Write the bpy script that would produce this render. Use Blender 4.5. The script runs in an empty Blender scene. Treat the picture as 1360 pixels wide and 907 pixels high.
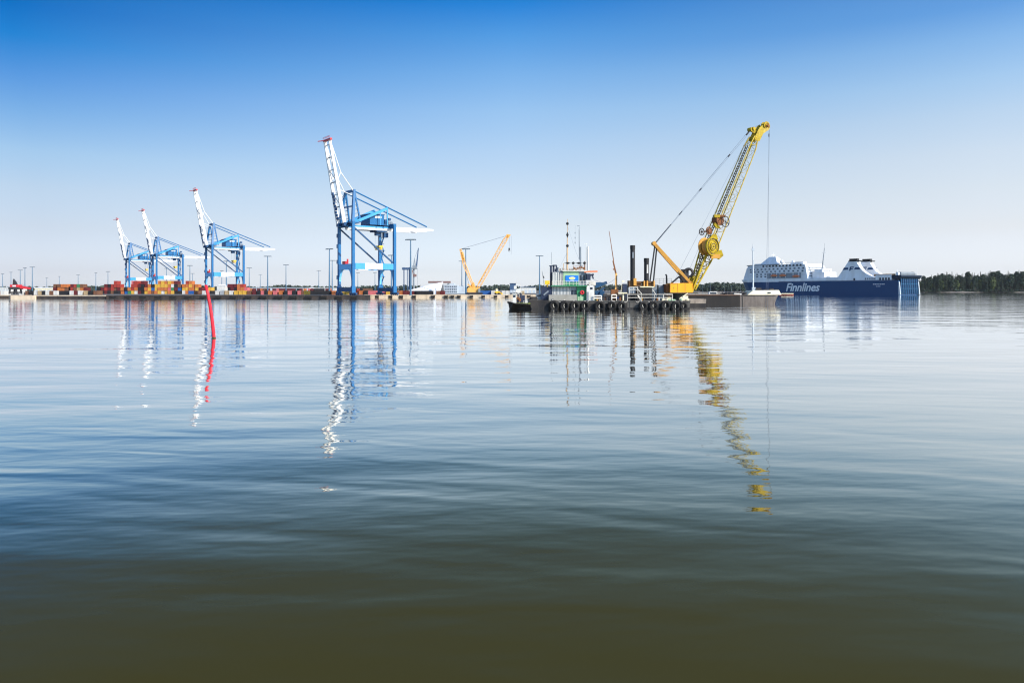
import bpy, bmesh, math, random
from mathutils import Vector, Matrix
R = math.radians
rnd = random.Random(7)
sc = bpy.context.scene
col = sc.collection

# ------------------------------------------------------------------ camera, sky, sun, exposure
EYE, HOR = 4.5, 386.0
cd = bpy.data.cameras.new('camera'); cam = bpy.data.objects.new('camera', cd); col.objects.link(cam)
cam.location = (0, 0, EYE); cam.rotation_euler = (R(90), 0, 0)
cd.sensor_width = 36; cd.lens = 36 * 1000 / 1360
cd.shift_y = -(453.5 - HOR) / 1360
cd.clip_start = 0.5; cd.clip_end = 60000
sc.camera = cam

SUN_AZ, SUN_EL = 125.0, 31.0          # clockwise from the view direction
w = bpy.data.worlds.new('World'); sc.world = w; w.use_nodes = True
nt = w.node_tree; nt.nodes.clear()
out = nt.nodes.new('ShaderNodeOutputWorld'); bg = nt.nodes.new('ShaderNodeBackground')
sky = nt.nodes.new('ShaderNodeTexSky'); sky.sky_type = 'NISHITA'; sky.sun_disc = False
sky.sun_elevation = R(SUN_EL); sky.sun_rotation = R(SUN_AZ)
sky.air_density = 1.0; sky.dust_density = 0.6; sky.ozone_density = 2.0; sky.altitude = 0
SKY = {
  'L': [(0.005, (0.1795, 0.1929, 0.2785)), (0.022, (0.1459, 0.151, 0.2191)), (0.072, (0.1542, 0.1391, 0.1634)), (0.115, (0.166, 0.1515, 0.1615)), (0.155, (0.1501, 0.1575, 0.1699)), (0.197, (0.0998, 0.138, 0.1744)), (0.234, (0.0584, 0.1166, 0.1778)), (0.274, (0.0112, 0.0943, 0.1713)), (0.306, (0.003, 0.0734, 0.1565)), (0.55, (0.0014, 0.044, 0.1174)), (1.0, (0.06, 0.11, 0.16))],
  'C': [(0.006, (0.2575, 0.2785, 0.393)), (0.026, (0.2143, 0.2201, 0.3019)), (0.086, (0.2493, 0.2148, 0.2245)), (0.137, (0.2674, 0.2296, 0.224)), (0.183, (0.2639, 0.2453, 0.2413)), (0.232, (0.2314, 0.2502, 0.2599)), (0.275, (0.1693, 0.2321, 0.272)), (0.32, (0.0866, 0.198, 0.2769)), (0.357, (0.0206, 0.1478, 0.2668)), (0.55, (0.0093, 0.0887, 0.2001)), (1.0, (0.06, 0.11, 0.16))],
  'R': [(0.005, (0.3022, 0.3312, 0.4716)), (0.022, (0.2591, 0.267, 0.3741)), (0.072, (0.295, 0.2465, 0.2639)), (0.115, (0.3364, 0.2685, 0.2522)), (0.155, (0.3622, 0.2897, 0.2596)), (0.197, (0.347, 0.2996, 0.2726)), (0.234, (0.2964, 0.2966, 0.2893)), (0.274, (0.2152, 0.265, 0.2944)), (0.306, (0.1291, 0.2138, 0.2848)), (0.55, (0.0581, 0.1283, 0.2136)), (1.0, (0.06, 0.11, 0.16))],
}   # tint of the clear sky by height, to the left, ahead and to the right (quarters)
tc = nt.nodes.new('ShaderNodeTexCoord'); sep = nt.nodes.new('ShaderNodeSeparateXYZ'); nt.links.new(tc.outputs['Generated'], sep.inputs[0])
def sky_ramp(stops):
    n = nt.nodes.new('ShaderNodeValToRGB'); el = n.color_ramp.elements
    while len(el) < len(stops): el.new(0.5)
    for e, (p, c) in zip(el, stops): e.position = p; e.color = (*c, 1)
    nt.links.new(sep.outputs['Z'], n.inputs[0]); return n
def rng(a, b):
    n = nt.nodes.new('ShaderNodeMapRange'); n.inputs[1].default_value = a; n.inputs[2].default_value = b; nt.links.new(sep.outputs['X'], n.inputs[0]); return n
def mix(f, a, b, mode='MIX'):
    n = nt.nodes.new('ShaderNodeMix'); n.data_type = 'RGBA'; n.blend_type = mode; n.clamp_factor = True
    if f is None: n.inputs[0].default_value = 1.0
    else: nt.links.new(f, n.inputs[0])
    for i, q in ((6, a), (7, b)):
        if isinstance(q, tuple): n.inputs[i].default_value = q
        else: nt.links.new(q, n.inputs[i])
    return n.outputs[2]
m1 = mix(rng(-0.53, 0.0).outputs[0], sky_ramp(SKY['L']).outputs[0], sky_ramp(SKY['C']).outputs[0])
m2 = mix(rng(0.0, 0.53).outputs[0], m1, sky_ramp(SKY['R']).outputs[0])
back = nt.nodes.new('ShaderNodeMapRange'); back.inputs[1].default_value = 0.35; back.inputs[2].default_value = -0.25; nt.links.new(sep.outputs['Y'], back.inputs[0])
m2 = mix(back.outputs[0], m2, (0.30, 0.36, 0.42, 1))           # the sky behind the camera, untinted
tint = mix(None, sky.outputs[0], mix(None, m2, (4, 4, 4, 1), 'MULTIPLY'), 'MULTIPLY')
nt.links.new(tint, bg.inputs[0]); nt.links.new(bg.outputs[0], out.inputs[0])
bg.inputs[1].default_value = 0.12

sd = bpy.data.lights.new('sun', 'SUN'); sun = bpy.data.objects.new('sun', sd); col.objects.link(sun)
sd.energy = 4.8; sd.angle = R(0.5); sd.color = (1.0, 0.93, 0.82)
sun.rotation_euler = Vector((math.sin(R(SUN_AZ)) * math.cos(R(SUN_EL)), math.cos(R(SUN_AZ)) * math.cos(R(SUN_EL)), math.sin(R(SUN_EL)))).to_track_quat('Z', 'Y').to_euler()
sc.view_settings.view_transform = 'Standard'; sc.view_settings.look = 'None'
sc.view_settings.exposure = 0.5; sc.view_settings.gamma = 1.0; sc.view_settings.use_curve_mapping = False
sc.render.engine = 'CYCLES'; sc.cycles.use_denoising = True; sc.cycles.max_bounces = 6
sc.cycles.filter_width = 1.2
HAZE = 0.000016

# ------------------------------------------------------------------ helpers
def P(px, py, D):
    return Vector(((px - 680) * D / 1000, D, EYE + (HOR - py) * D / 1000))
def X(px, D): return (px - 680) * D / 1000
def Z(py, D): return EYE + (HOR - py) * D / 1000

MATS = {}
def paint(name, rgb, rough=0.5, dirt=0.25, dirt_rgb=None, scale=0.6, streak=1.0, metal=0.0, spec=0.22):
    """paint with uneven wear: noise in object space, optionally stretched down the surface"""
    m = bpy.data.materials.new(name); m.use_nodes = True; t = m.node_tree; b = t.nodes['Principled BSDF']
    b.inputs['Roughness'].default_value = rough; b.inputs['Metallic'].default_value = metal
    b.inputs['Specular IOR Level'].default_value = spec
    c = t.nodes.new('ShaderNodeTexCoord'); mp = t.nodes.new('ShaderNodeMapping'); mp.inputs['Scale'].default_value = (scale, scale, scale * streak)
    n = t.nodes.new('ShaderNodeTexNoise'); n.inputs['Scale'].default_value = 1.0; n.inputs['Detail'].default_value = 6; n.inputs['Roughness'].default_value = 0.65
    r = t.nodes.new('ShaderNodeValToRGB'); r.color_ramp.elements[0].position = 0.38; r.color_ramp.elements[1].position = 0.72
    d = dirt_rgb or tuple(x * 0.45 for x in rgb)
    r.color_ramp.elements[0].color = (*rgb, 1)
    r.color_ramp.elements[1].color = (*[x * (1 - dirt) + y * dirt for x, y in zip(rgb, d)], 1)
    t.links.new(c.outputs['Object'], mp.inputs[0]); t.links.new(mp.outputs[0], n.inputs[0])
    t.links.new(n.outputs[0], r.inputs[0]); t.links.new(r.outputs[0], b.inputs['Base Color'])
    MATS[name] = m
    return m

class MB:
    def __init__(s): s.v = []; s.f = []
    def add(s, vs, fs):
        o = len(s.v); s.v += [Vector(v) for v in vs]; s.f += [tuple(i + o for i in f) for f in fs]; return s
    def box(s, a, b):
        (x0, y0, z0), (x1, y1, z1) = a, b
        x0, x1 = min(x0, x1), max(x0, x1); y0, y1 = min(y0, y1), max(y0, y1); z0, z1 = min(z0, z1), max(z0, z1)
        return s.add([(x0,y0,z0),(x1,y0,z0),(x1,y1,z0),(x0,y1,z0),(x0,y0,z1),(x1,y0,z1),(x1,y1,z1),(x0,y1,z1)],
                     [(3,2,1,0),(4,5,6,7),(0,1,5,4),(1,2,6,5),(2,3,7,6),(3,0,4,7)])
    def cbox(s, c, sz):
        return s.box([c[i] - sz[i] / 2 for i in range(3)], [c[i] + sz[i] / 2 for i in range(3)])
    def frame(s, p, q, up=None):
        p, q = Vector(p), Vector(q); d = (q - p).normalized()
        u = Vector(up) if up else (Vector((0, 0, 1)) if abs(d.z) < 0.9 else Vector((0, 1, 0)))
        a = d.cross(u).normalized(); b = a.cross(d).normalized()
        return p, q, a, b
    def bar(s, p, q, w, h=None, w2=None, h2=None, up=None):
        h = h or w; w2 = w2 or w; h2 = h2 or h
        p, q, a, b = s.frame(p, q, up); vs = []
        for c, ww, hh in ((p, w, h), (q, w2, h2)):
            vs += [c - a * ww / 2 - b * hh / 2, c + a * ww / 2 - b * hh / 2, c + a * ww / 2 + b * hh / 2, c - a * ww / 2 + b * hh / 2]
        return s.add(vs, [(3,2,1,0),(4,5,6,7),(0,1,5,4),(1,2,6,5),(2,3,7,6),(3,0,4,7)])
    def tube(s, p, q, r, r2=None, n=8):
        r2 = r if r2 is None else r2
        p, q, a, b = s.frame(p, q); vs = []
        for c, rr in ((p, r), (q, r2)):
            vs += [c + (a * math.cos(2*math.pi*i/n) + b * math.sin(2*math.pi*i/n)) * rr for i in range(n)]
        return s.add(vs, [tuple(range(n))[::-1], tuple(range(n, 2*n))] + [(i, (i+1) % n, n + (i+1) % n, n + i) for i in range(n)])
    def path(s, pts, r, r2=None, n=6):
        r2 = r if r2 is None else r2; k = len(pts) - 1
        for i in range(k):
            s.tube(pts[i], pts[i+1], r + (r2-r)*i/k, r + (r2-r)*(i+1)/k, n)
        return s
    def sphere(s, c, r, n=10, m=6, sz=None):
        sz = sz or (1, 1, 1); vs = [Vector(c) + Vector((0, 0, -r*sz[2]))]
        for j in range(1, m):
            t = math.pi * j / m
            for i in range(n):
                vs.append(Vector(c) + Vector((math.sin(t)*math.cos(2*math.pi*i/n)*r*sz[0], math.sin(t)*math.sin(2*math.pi*i/n)*r*sz[1], -math.cos(t)*r*sz[2])))
        vs.append(Vector(c) + Vector((0, 0, r*sz[2]))); L = len(vs) - 1
        fs = [(0, 1 + (i+1) % n, 1 + i) for i in range(n)]
        for j in range(m - 2):
            for i in range(n): fs.append((1+j*n+i, 1+j*n+(i+1) % n, 1+(j+1)*n+(i+1) % n, 1+(j+1)*n+i))
        fs += [(L, 1+(m-2)*n+i, 1+(m-2)*n+(i+1) % n) for i in range(n)]
        return s.add(vs, fs)
    def torus(s, c, axis, R_, r, n=20, m=8):
        axis = Vector(axis).normalized(); a = axis.orthogonal().normalized(); b = axis.cross(a); vs = []; fs = []
        for i in range(n):
            d = a * math.cos(2*math.pi*i/n) + b * math.sin(2*math.pi*i/n)
            for j in range(m):
                t = 2*math.pi*j/m; vs.append(Vector(c) + d * (R_ + r*math.cos(t)) + axis * r * math.sin(t) * 1.15)
        for i in range(n):
            for j in range(m): fs.append((i*m+j, ((i+1) % n)*m+j, ((i+1) % n)*m+(j+1) % m, i*m+(j+1) % m))
        return s.add(vs, fs)
    def prism(s, poly, off):
        """poly: list of 3-D points, extruded by the vector off"""
        n = len(poly); off = Vector(off); vs = [Vector(p) for p in poly] + [Vector(p) + off for p in poly]
        return s.add(vs, [tuple(range(n))[::-1], tuple(range(n, 2*n))] + [(i, (i+1) % n, n+(i+1) % n, n+i) for i in range(n)])
    def lattice(s, A, B, wA, hA, wB, hB, n, rc, rl, side):
        """four-chord lattice from A to B; side = horizontal width direction"""
        A, B = Vector(A), Vector(B); d = (B - A).normalized(); a = Vector(side).normalized(); b = a.cross(d).normalized()
        def ring(t):
            c = A.lerp(B, t); ww = wA + (wB - wA) * t; hh = hA + (hB - hA) * t
            return [c + a*ww/2*i + b*hh/2*j for i, j in ((-1,-1),(1,-1),(1,1),(-1,1))]
        for k in range(n):
            r0, r1 = ring(k/n), ring((k+1)/n)
            for i in range(4):
                s.tube(r0[i], r1[i], rc, n=6)
                j = (i+1) % 4
                s.tube(r0[i] if k % 2 else r0[j], r1[j] if k % 2 else r1[i], rl, n=4)
                s.tube(r1[i], r1[j], rl, n=4)
        return s
    def rail(s, pts, h, r=0.04, bars=2, step=1.5):
        """handrail with posts along pts"""
        for p, q in zip(pts, pts[1:]):
            p, q = Vector(p), Vector(q); n = max(1, round((q - p).length / step))
            for i in range(n + 1):
                c = p.lerp(q, i / n); s.tube(c, c + Vector((0,0,h)), r, n=4)
            for k in range(bars):
                z = Vector((0, 0, h * (k+1) / bars)); s.tube(p + z, q + z, r, n=4)
        return s
    def build(s, name, mat, parent=None, local=False, smooth=False, origin=None):
        me = bpy.data.meshes.new(name)
        if parent is not None and not local:
            inv = WM[parent].inverted(); vs = [inv @ v for v in s.v]
        elif origin is not None:
            vs = [v - Vector(origin) for v in s.v]
        else: vs = s.v
        me.from_pydata([tuple(v) for v in vs], [], s.f); me.validate()
        if len(s.f) < 3000:
            bb = bmesh.new(); bb.from_mesh(me); bmesh.ops.recalc_face_normals(bb, faces=bb.faces); bb.to_mesh(me); bb.free()
        me.materials.append(mat)
        if smooth: me.polygons.foreach_set('use_smooth', [True] * len(me.polygons))
        o = bpy.data.objects.new(name, me); col.objects.link(o)
        if parent is not None:
            o.parent = parent; WM[o] = WM[parent]
        else:
            if origin is not None: o.location = origin
            WM[o] = Matrix.Translation(Vector(origin)) if origin is not None else Matrix.Identity(4)
        return o
WM = {}
def tag(o, label=None, cat=None, group=None, kind=None):
    if label: o['label'] = label
    if cat: o['category'] = cat
    if group: o['group'] = group
    if kind: o['kind'] = kind
    return o
def thing(name, label, cat, loc, rz=0, group=None):
    o = bpy.data.objects.new(name, None); col.objects.link(o); o.empty_display_size = 0.5
    o.location = loc; o.rotation_euler = (0, 0, rz); WM[o] = Matrix.Translation(Vector(loc)) @ Matrix.Rotation(rz, 4, 'Z')
    return tag(o, label, cat, group)
def copy_tree(o, parent=None):
    c = o.copy(); col.objects.link(c)
    if parent is not None: c.parent = parent
    for ch in o.children: copy_tree(ch, c)
    return c
ORD = ['first', 'second', 'third', 'fourth', 'fifth', 'sixth', 'seventh', 'eighth', 'ninth', 'tenth', 'eleventh', 'twelfth', 'thirteenth', 'fourteenth', 'fifteenth', 'sixteenth', 'seventeenth', 'eighteenth', 'nineteenth', 'twentieth']

# ------------------------------------------------------------------ materials
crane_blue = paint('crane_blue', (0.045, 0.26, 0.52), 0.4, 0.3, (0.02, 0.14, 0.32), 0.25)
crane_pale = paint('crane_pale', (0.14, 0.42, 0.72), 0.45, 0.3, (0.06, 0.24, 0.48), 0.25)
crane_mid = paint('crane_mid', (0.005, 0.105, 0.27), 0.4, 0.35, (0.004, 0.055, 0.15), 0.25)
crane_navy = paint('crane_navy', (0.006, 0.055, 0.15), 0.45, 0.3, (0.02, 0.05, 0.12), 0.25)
crane_white = paint('crane_white', (0.64, 0.65, 0.66), 0.4, 0.6, (0.42, 0.38, 0.34), 0.5)
dark_steel = paint('dark_steel', (0.03, 0.032, 0.036), 0.5, 0.4, (0.08, 0.05, 0.035), 1.0)
beacon_red = paint('beacon_red', (0.5, 0.03, 0.04), 0.4, 0.2)
hoist_yellow = paint('hoist_yellow', (0.75, 0.45, 0.03), 0.45, 0.3)
mast_steel = paint('mast_steel', (0.05, 0.13, 0.22), 0.5, 0.3, (0.2, 0.24, 0.28), 0.3)
lamp_grey = paint('lamp_grey', (0.12, 0.15, 0.18), 0.4, 0.3)
concrete = paint('concrete', (0.60, 0.48, 0.35), 0.85, 0.5, (0.25, 0.20, 0.15), 0.35, 0.35)
shaded_piling = paint('shaded_piling', (0.03, 0.028, 0.03), 0.8, 0.6, (0.10, 0.07, 0.05), 0.4, 0.3)  # dark sheet piling, with the shade of the wall put into its colour
rubber = paint('rubber', (0.008, 0.008, 0.009), 0.7, 0.4, (0.05, 0.045, 0.04), 2.0)
asphalt = paint('asphalt', (0.10, 0.095, 0.09), 0.9, 0.5, (0.16, 0.15, 0.14), 0.05)
ship_blue = paint('ship_blue', (0.003, 0.045, 0.130), 0.4, 0.5, (0.003, 0.040, 0.12), 0.09, 0.25)
ship_white = paint('ship_white', (0.74, 0.76, 0.78), 0.4, 0.5, (0.5, 0.45, 0.40), 0.16, 0.25)
ship_grey = paint('ship_grey', (0.22, 0.25, 0.28), 0.5, 0.3)
glass_dark = paint('glass_dark', (0.02, 0.03, 0.05), 0.1, 0.1)
lifeboat_orange = paint('lifeboat_orange', (0.65, 0.20, 0.09), 0.5, 0.3)
ramp_blue = paint('ramp_blue', (0.003, 0.028, 0.085), 0.45, 0.3)
exhaust_black = paint('exhaust_black', (0.02, 0.02, 0.022), 0.6, 0.3)
cargo_brown = paint('cargo_brown', (0.30, 0.17, 0.08), 0.7, 0.4)
hull_black = paint('hull_black', (0.014, 0.014, 0.016), 0.6, 0.6, (0.07, 0.058, 0.048), 0.5, 0.4)
pontoon_grey = paint('pontoon_grey', (0.10, 0.095, 0.088), 0.75, 0.85, (0.022, 0.018, 0.015), 0.5, 0.35)
deck_rust = paint('deck_rust', (0.16, 0.10, 0.07), 0.85, 0.5, (0.06, 0.05, 0.045), 0.6)
barge_dark = paint('barge_dark', (0.011, 0.011, 0.012), 0.7, 0.85, (0.040, 0.032, 0.027), 0.25, 0.2)
barge_pale = paint('barge_pale', (0.17, 0.145, 0.13), 0.75, 0.9, (0.05, 0.036, 0.03), 0.4, 0.25)
cream = paint('cream', (0.72, 0.64, 0.44), 0.5, 0.3, (0.45, 0.36, 0.22), 0.4, 0.3)
cabin_green = paint('cabin_green', (0.035, 0.22, 0.10), 0.5, 0.35, (0.02, 0.09, 0.05), 0.8, 0.4)
pale_green = paint('pale_green', (0.30, 0.46, 0.28), 0.55, 0.4, (0.2, 0.32, 0.2), 0.8, 0.4)
cabin_white = paint('cabin_white', (0.60, 0.60, 0.57), 0.5, 0.6, (0.26, 0.21, 0.16), 0.8, 0.35)
cabin_grey = paint('cabin_grey', (0.20, 0.235, 0.27), 0.5, 0.55, (0.10, 0.095, 0.095), 0.8, 0.3)
cabin_navy = paint('cabin_navy', (0.018, 0.028, 0.06), 0.5, 0.4, (0.05, 0.045, 0.045), 0.8, 0.4)
sign_blue = paint('sign_blue', (0.012, 0.16, 0.60), 0.4, 0.1)
sign_yellow = paint('sign_yellow', (0.80, 0.72, 0.25), 0.4, 0.1)
rail_white = paint('rail_white', (0.72, 0.68, 0.60), 0.5, 0.3, (0.35, 0.25, 0.16), 1.0)
boom_yellow = paint('boom_yellow', (0.44, 0.31, 0.006), 0.5, 0.75, (0.13, 0.08, 0.012), 1.6)
boom_dark = paint('boom_dark', (0.07, 0.06, 0.035), 0.6, 0.5, (0.04, 0.03, 0.03), 0.9)
house_orange = paint('house_orange', (0.82, 0.36, 0.018), 0.45, 0.3, (0.55, 0.20, 0.02), 0.7, 0.5)
gantry_ochre = paint('gantry_ochre', (0.58, 0.29, 0.05), 0.55, 0.55, (0.25, 0.12, 0.05), 0.8)
rust = paint('rust', (0.22, 0.085, 0.03), 0.85, 0.75, (0.06, 0.035, 0.025), 1.2)
rope = paint('rope', (0.16, 0.19, 0.24), 0.6, 0.2)
crawler_yellow = paint('crawler_yellow', (0.76, 0.40, 0.10), 0.45, 0.4, (0.46, 0.20, 0.05), 0.5)
spar_red = paint('spar_red', (0.66, 0.012, 0.03), 0.45, 0.75, (0.36, 0.03, 0.035), 2.4, 0.35)
algae = paint('algae', (0.05, 0.06, 0.02), 0.8, 0.5)
weed_green = paint('weed_green', (0.20, 0.24, 0.05), 0.8, 0.5, (0.08, 0.09, 0.03), 1.2)
tent_white = paint('tent_white', (0.82, 0.83, 0.84), 0.6, 0.12)
facade_grey = paint('facade_grey', (0.42, 0.47, 0.52), 0.6, 0.3, None, 0.1)
facade_blue = paint('facade_blue', (0.05, 0.09, 0.17), 0.6, 0.3, None, 0.1)
roof_rust = paint('roof_rust', (0.20, 0.12, 0.11), 0.7, 0.3, None, 0.1)
rock = paint('rock', (0.16, 0.14, 0.12), 0.9, 0.5, (0.30, 0.28, 0.26), 0.15)
bark = paint('bark', (0.07, 0.05, 0.04), 0.9, 0.4)
def leaf(name, a, b, sc_):
    m = bpy.data.materials.new(name); m.use_nodes = True; t = m.node_tree; p = t.nodes['Principled BSDF']
    g = t.nodes.new('ShaderNodeNewGeometry'); o = t.nodes.new('ShaderNodeObjectInfo'); r = t.nodes.new('ShaderNodeValToRGB')
    n = t.nodes.new('ShaderNodeTexNoise'); n.inputs['Scale'].default_value = sc_; n.inputs['Detail'].default_value = 3
    ad = t.nodes.new('ShaderNodeMath'); ad.operation = 'MULTIPLY_ADD'; ad.inputs[1].default_value = 0.5
    t.links.new(g.outputs['Position'], n.inputs[0]); t.links.new(g.outputs['Random Per Island'], ad.inputs[0]); t.links.new(n.outputs[0], ad.inputs[2])
    r.color_ramp.elements[0].position = 0.45; r.color_ramp.elements[1].position = 1.0
    r.color_ramp.elements[0].color = (*a, 1); r.color_ramp.elements[1].color = (*b, 1)
    t.links.new(ad.outputs[0], r.inputs[0]); t.links.new(r.outputs[0], p.inputs['Base Color'])
    p.inputs['Roughness'].default_value = 0.8; p.inputs['Specular IOR Level'].default_value = 0.2
    return m
needle_green = leaf('needle_green', (0.018, 0.034, 0.028), (0.058, 0.082, 0.050), 0.05)
leaf_green = leaf('leaf_green', (0.035, 0.055, 0.022), (0.09, 0.11, 0.04), 0.05)
far_green = leaf('far_green', (0.034, 0.05, 0.042), (0.068, 0.09, 0.062), 0.02)

# ------------------------------------------------------------------ water
def water_material():
    m = bpy.data.materials.new('sea_water'); m.use_nodes = True; t = m.node_tree; N, L = t.nodes, t.links
    N.remove(N['Principled BSDF']); df = N.new('ShaderNodeBsdfDiffuse'); gl = N.new('ShaderNodeBsdfGlossy'); gl.inputs['Roughness'].default_value = 0.03
    gl.inputs['Color'].default_value = (0.94, 0.985, 0.995, 1); mx = N.new('ShaderNodeMixShader'); L.new(df.outputs[0], mx.inputs[1]); L.new(gl.outputs[0], mx.inputs[2]); L.new(mx.outputs[0], N['Material Output'].inputs[0])
    # wave height as a group so that its slope can be taken at a fixed step in metres
    g = bpy.data.node_groups.new('wave_height', 'ShaderNodeTree')
    g.interface.new_socket('P', in_out='INPUT', socket_type='NodeSocketVector'); g.interface.new_socket('H', in_out='OUTPUT', socket_type='NodeSocketFloat')
    gi = g.nodes.new('NodeGroupInput'); go = g.nodes.new('NodeGroupOutput')
    prev = None
    # (wavelength across x, wavelength along y, amplitude, rotation, detail, distortion)
    for lx, ly, amp, rot, det, dist in WAVES:
        mp = g.nodes.new('ShaderNodeMapping'); mp.inputs['Scale'].default_value = (1/lx, 1/ly, 1); mp.vector_type = 'TEXTURE'
        mp.inputs['Scale'].default_value = (lx, ly, 1); mp.inputs['Rotation'].default_value = (0, 0, R(rot))
        n = g.nodes.new('ShaderNodeTexNoise'); n.noise_dimensions = '2D'
        n.inputs['Scale'].default_value = 1; n.inputs['Detail'].default_value = det; n.inputs['Roughness'].default_value = 0.45; n.inputs['Distortion'].default_value = dist
        mu = g.nodes.new('ShaderNodeMath'); mu.operation = 'MULTIPLY_ADD'; mu.inputs[1].default_value = amp
        g.links.new(gi.outputs[0], mp.inputs[0]); g.links.new(mp.outputs[0], n.inputs[0]); g.links.new(n.outputs[0], mu.inputs[0])
        if prev is not None: g.links.new(prev.outputs[0], mu.inputs[2])
        else: mu.inputs[2].default_value = 0
        prev = mu
    g.links.new(prev.outputs[0], go.inputs[0])
    geo = N.new('ShaderNodeNewGeometry'); E = 0.04; hs = []
    for off in ((0, 0, 0), (E, 0, 0), (0, E, 0)):
        va = N.new('ShaderNodeVectorMath'); va.operation = 'ADD'; va.inputs[1].default_value = off
        gn = N.new('ShaderNodeGroup'); gn.node_tree = g
        L.new(geo.outputs['Position'], va.inputs[0]); L.new(va.outputs[0], gn.inputs[0]); hs.append(gn)
    # calmer and livelier patches of water
    pm = N.new('ShaderNodeMapping'); pm.vector_type = 'TEXTURE'; pm.inputs['Scale'].default_value = (60, 28, 1); pm.inputs['Rotation'].default_value = (0, 0, R(-6))
    pn = N.new('ShaderNodeTexNoise'); pn.noise_dimensions = '2D'; pn.inputs['Scale'].default_value = 1; pn.inputs['Detail'].default_value = 3
    pr = N.new('ShaderNodeMapRange'); pr.inputs[1].default_value = 0.35; pr.inputs[2].default_value = 0.68; pr.inputs[3].default_value = PATCH[0]; pr.inputs[4].default_value = PATCH[1]
    L.new(geo.outputs['Position'], pm.inputs[0]); L.new(pm.outputs[0], pn.inputs[0]); L.new(pn.outputs[0], pr.inputs[0])
    cb = N.new('ShaderNodeCombineXYZ'); cb.inputs[2].default_value = 1
    for k in (1, 2):
        su = N.new('ShaderNodeMath'); su.operation = 'SUBTRACT'; L.new(hs[0].outputs[0], su.inputs[0]); L.new(hs[k].outputs[0], su.inputs[1])
        dv = N.new('ShaderNodeMath'); dv.operation = 'DIVIDE'; dv.inputs[1].default_value = E; L.new(su.outputs[0], dv.inputs[0])
        ml = N.new('ShaderNodeMath'); ml.operation = 'MULTIPLY'; L.new(dv.outputs[0], ml.inputs[0]); L.new(pr.outputs[0], ml.inputs[1])
        L.new(ml.outputs[0], cb.inputs[k - 1])
    no = N.new('ShaderNodeVectorMath'); no.operation = 'NORMALIZE'; L.new(cb.outputs[0], no.inputs[0]); L.new(no.outputs[0], gl.inputs['Normal'])
    # reflectance by viewing angle, as through the polarising filter of the photograph: strong at grazing, nearly none looking down
    dt = N.new('ShaderNodeVectorMath'); dt.operation = 'DOT_PRODUCT'; L.new(no.outputs[0], dt.inputs[0]); L.new(geo.outputs['Incoming'], dt.inputs[1])
    fr = N.new('ShaderNodeValToRGB'); fr.color_ramp.interpolation = 'B_SPLINE'; el = fr.color_ramp.elements
    while len(el) < len(FRESNEL): el.new(0.5)
    for e, (p, v) in zip(el, FRESNEL): e.position = p; e.color = (v, v, v, 1)
    tr = N.new('ShaderNodeValToRGB'); el = tr.color_ramp.elements
    while len(el) < 4: el.new(0.5)
    for e, (p, c) in zip(el, [(0.0, (0.97, 0.99, 1.0)), (0.10, (0.98, 0.985, 0.98)), (0.22, (1.0, 0.97, 0.86)), (0.32, (1.0, 0.90, 0.66))]): e.position = p; e.color = (*c, 1)
    L.new(dt.outputs['Value'], tr.inputs[0]); L.new(tr.outputs[0], gl.inputs['Color'])
    L.new(dt.outputs['Value'], fr.inputs[0]); L.new(fr.outputs[0], mx.inputs[0])
    # murky brackish water: olive with slow variation
    vn = N.new('ShaderNodeTexNoise'); vn.inputs['Scale'].default_value = 0.03; vn.inputs['Detail'].default_value = 3
    vr = N.new('ShaderNodeValToRGB'); vr.color_ramp.elements[0].color = (*WATER_A, 1); vr.color_ramp.elements[1].color = (*WATER_B, 1)
    L.new(geo.outputs['Position'], vn.inputs[0]); L.new(vn.outputs[0], vr.inputs[0]); L.new(vr.outputs[0], df.inputs['Color'])
    return m
WAVES = [(14, 5.0, 0.10, 8, 1.0, 0.0), (5.5, 1.7, 0.030, -9, 1.5, 0.3), (1.6, 0.7, 0.0090, 4, 2.0, 0.0)]
PATCH = (0.55, 1.15)
FRESNEL = [(0.0, 1.0), (0.05, 0.98), (0.094, 0.90), (0.17, 0.72), (0.21, 0.60), (0.25, 0.38), (0.30, 0.165), (0.36, 0.07), (0.45, 0.022), (1.0, 0.015)]
WATER_A, WATER_B = (0.036, 0.0325, 0.0090), (0.044, 0.040, 0.0115)
mb = MB(); mb.add([(-7000, -300, 0), (7000, -300, 0), (7000, 9000, 0), (-7000, 9000, 0)], [(0, 1, 2, 3)])
tag(mb.build('water', water_material()), 'calm rippled harbour water mirroring the sky', None, None, 'structure')

# ------------------------------------------------------------------ ground, quays
DECK = 1.8
mb = MB(); gp = [(-2600, 445), (X(36, 440), 445), (X(36, 440), 424), (X(142, 418), 418), (X(142, 414), 414), (X(492, 411), 411), (X(492, 478), 478), (X(760, 478), 478), (X(760, 700), 700), (500, 1500), (500, 3400), (-3400, 3400), (-2600, 1500)]
mb.prism([(x, y, -1.5) for x, y in gp], (0, 0, DECK + 1.5 - 0.02))
tag(mb.build('ground', asphalt), 'flat paved harbour terminal ground', None, None, 'structure')
def quay(name, pts, mat, label, cap=0.0, z0=-1.5, thick=1.2):
    t = thing(name, label, 'quay wall', (*pts[0], 0))
    w = MB(); c = MB(); k = MB()
    for (x0, y0), (x1, y1) in zip(pts, pts[1:]):
        n = max(2, int(math.hypot(x1-x0, y1-y0) / 12))
        for i in range(n):
            a = (x0+(x1-x0)*i/n, y0+(y1-y0)*i/n - 0.05); b = (x0+(x1-x0)*(i+0.985)/n, y0+(y1-y0)*(i+0.985)/n - 0.05)
            w.bar((*a, DECK/2 - 0.9), (*b, DECK/2 - 0.9), thick, DECK + 1.2)
            c.bar((*a, DECK - 0.13), (*b, DECK - 0.13), thick + 0.3, 0.5)
    w.build('wall', mat, t); c.build('coping', concrete if cap else shaded_piling, t)
    return t
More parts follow.
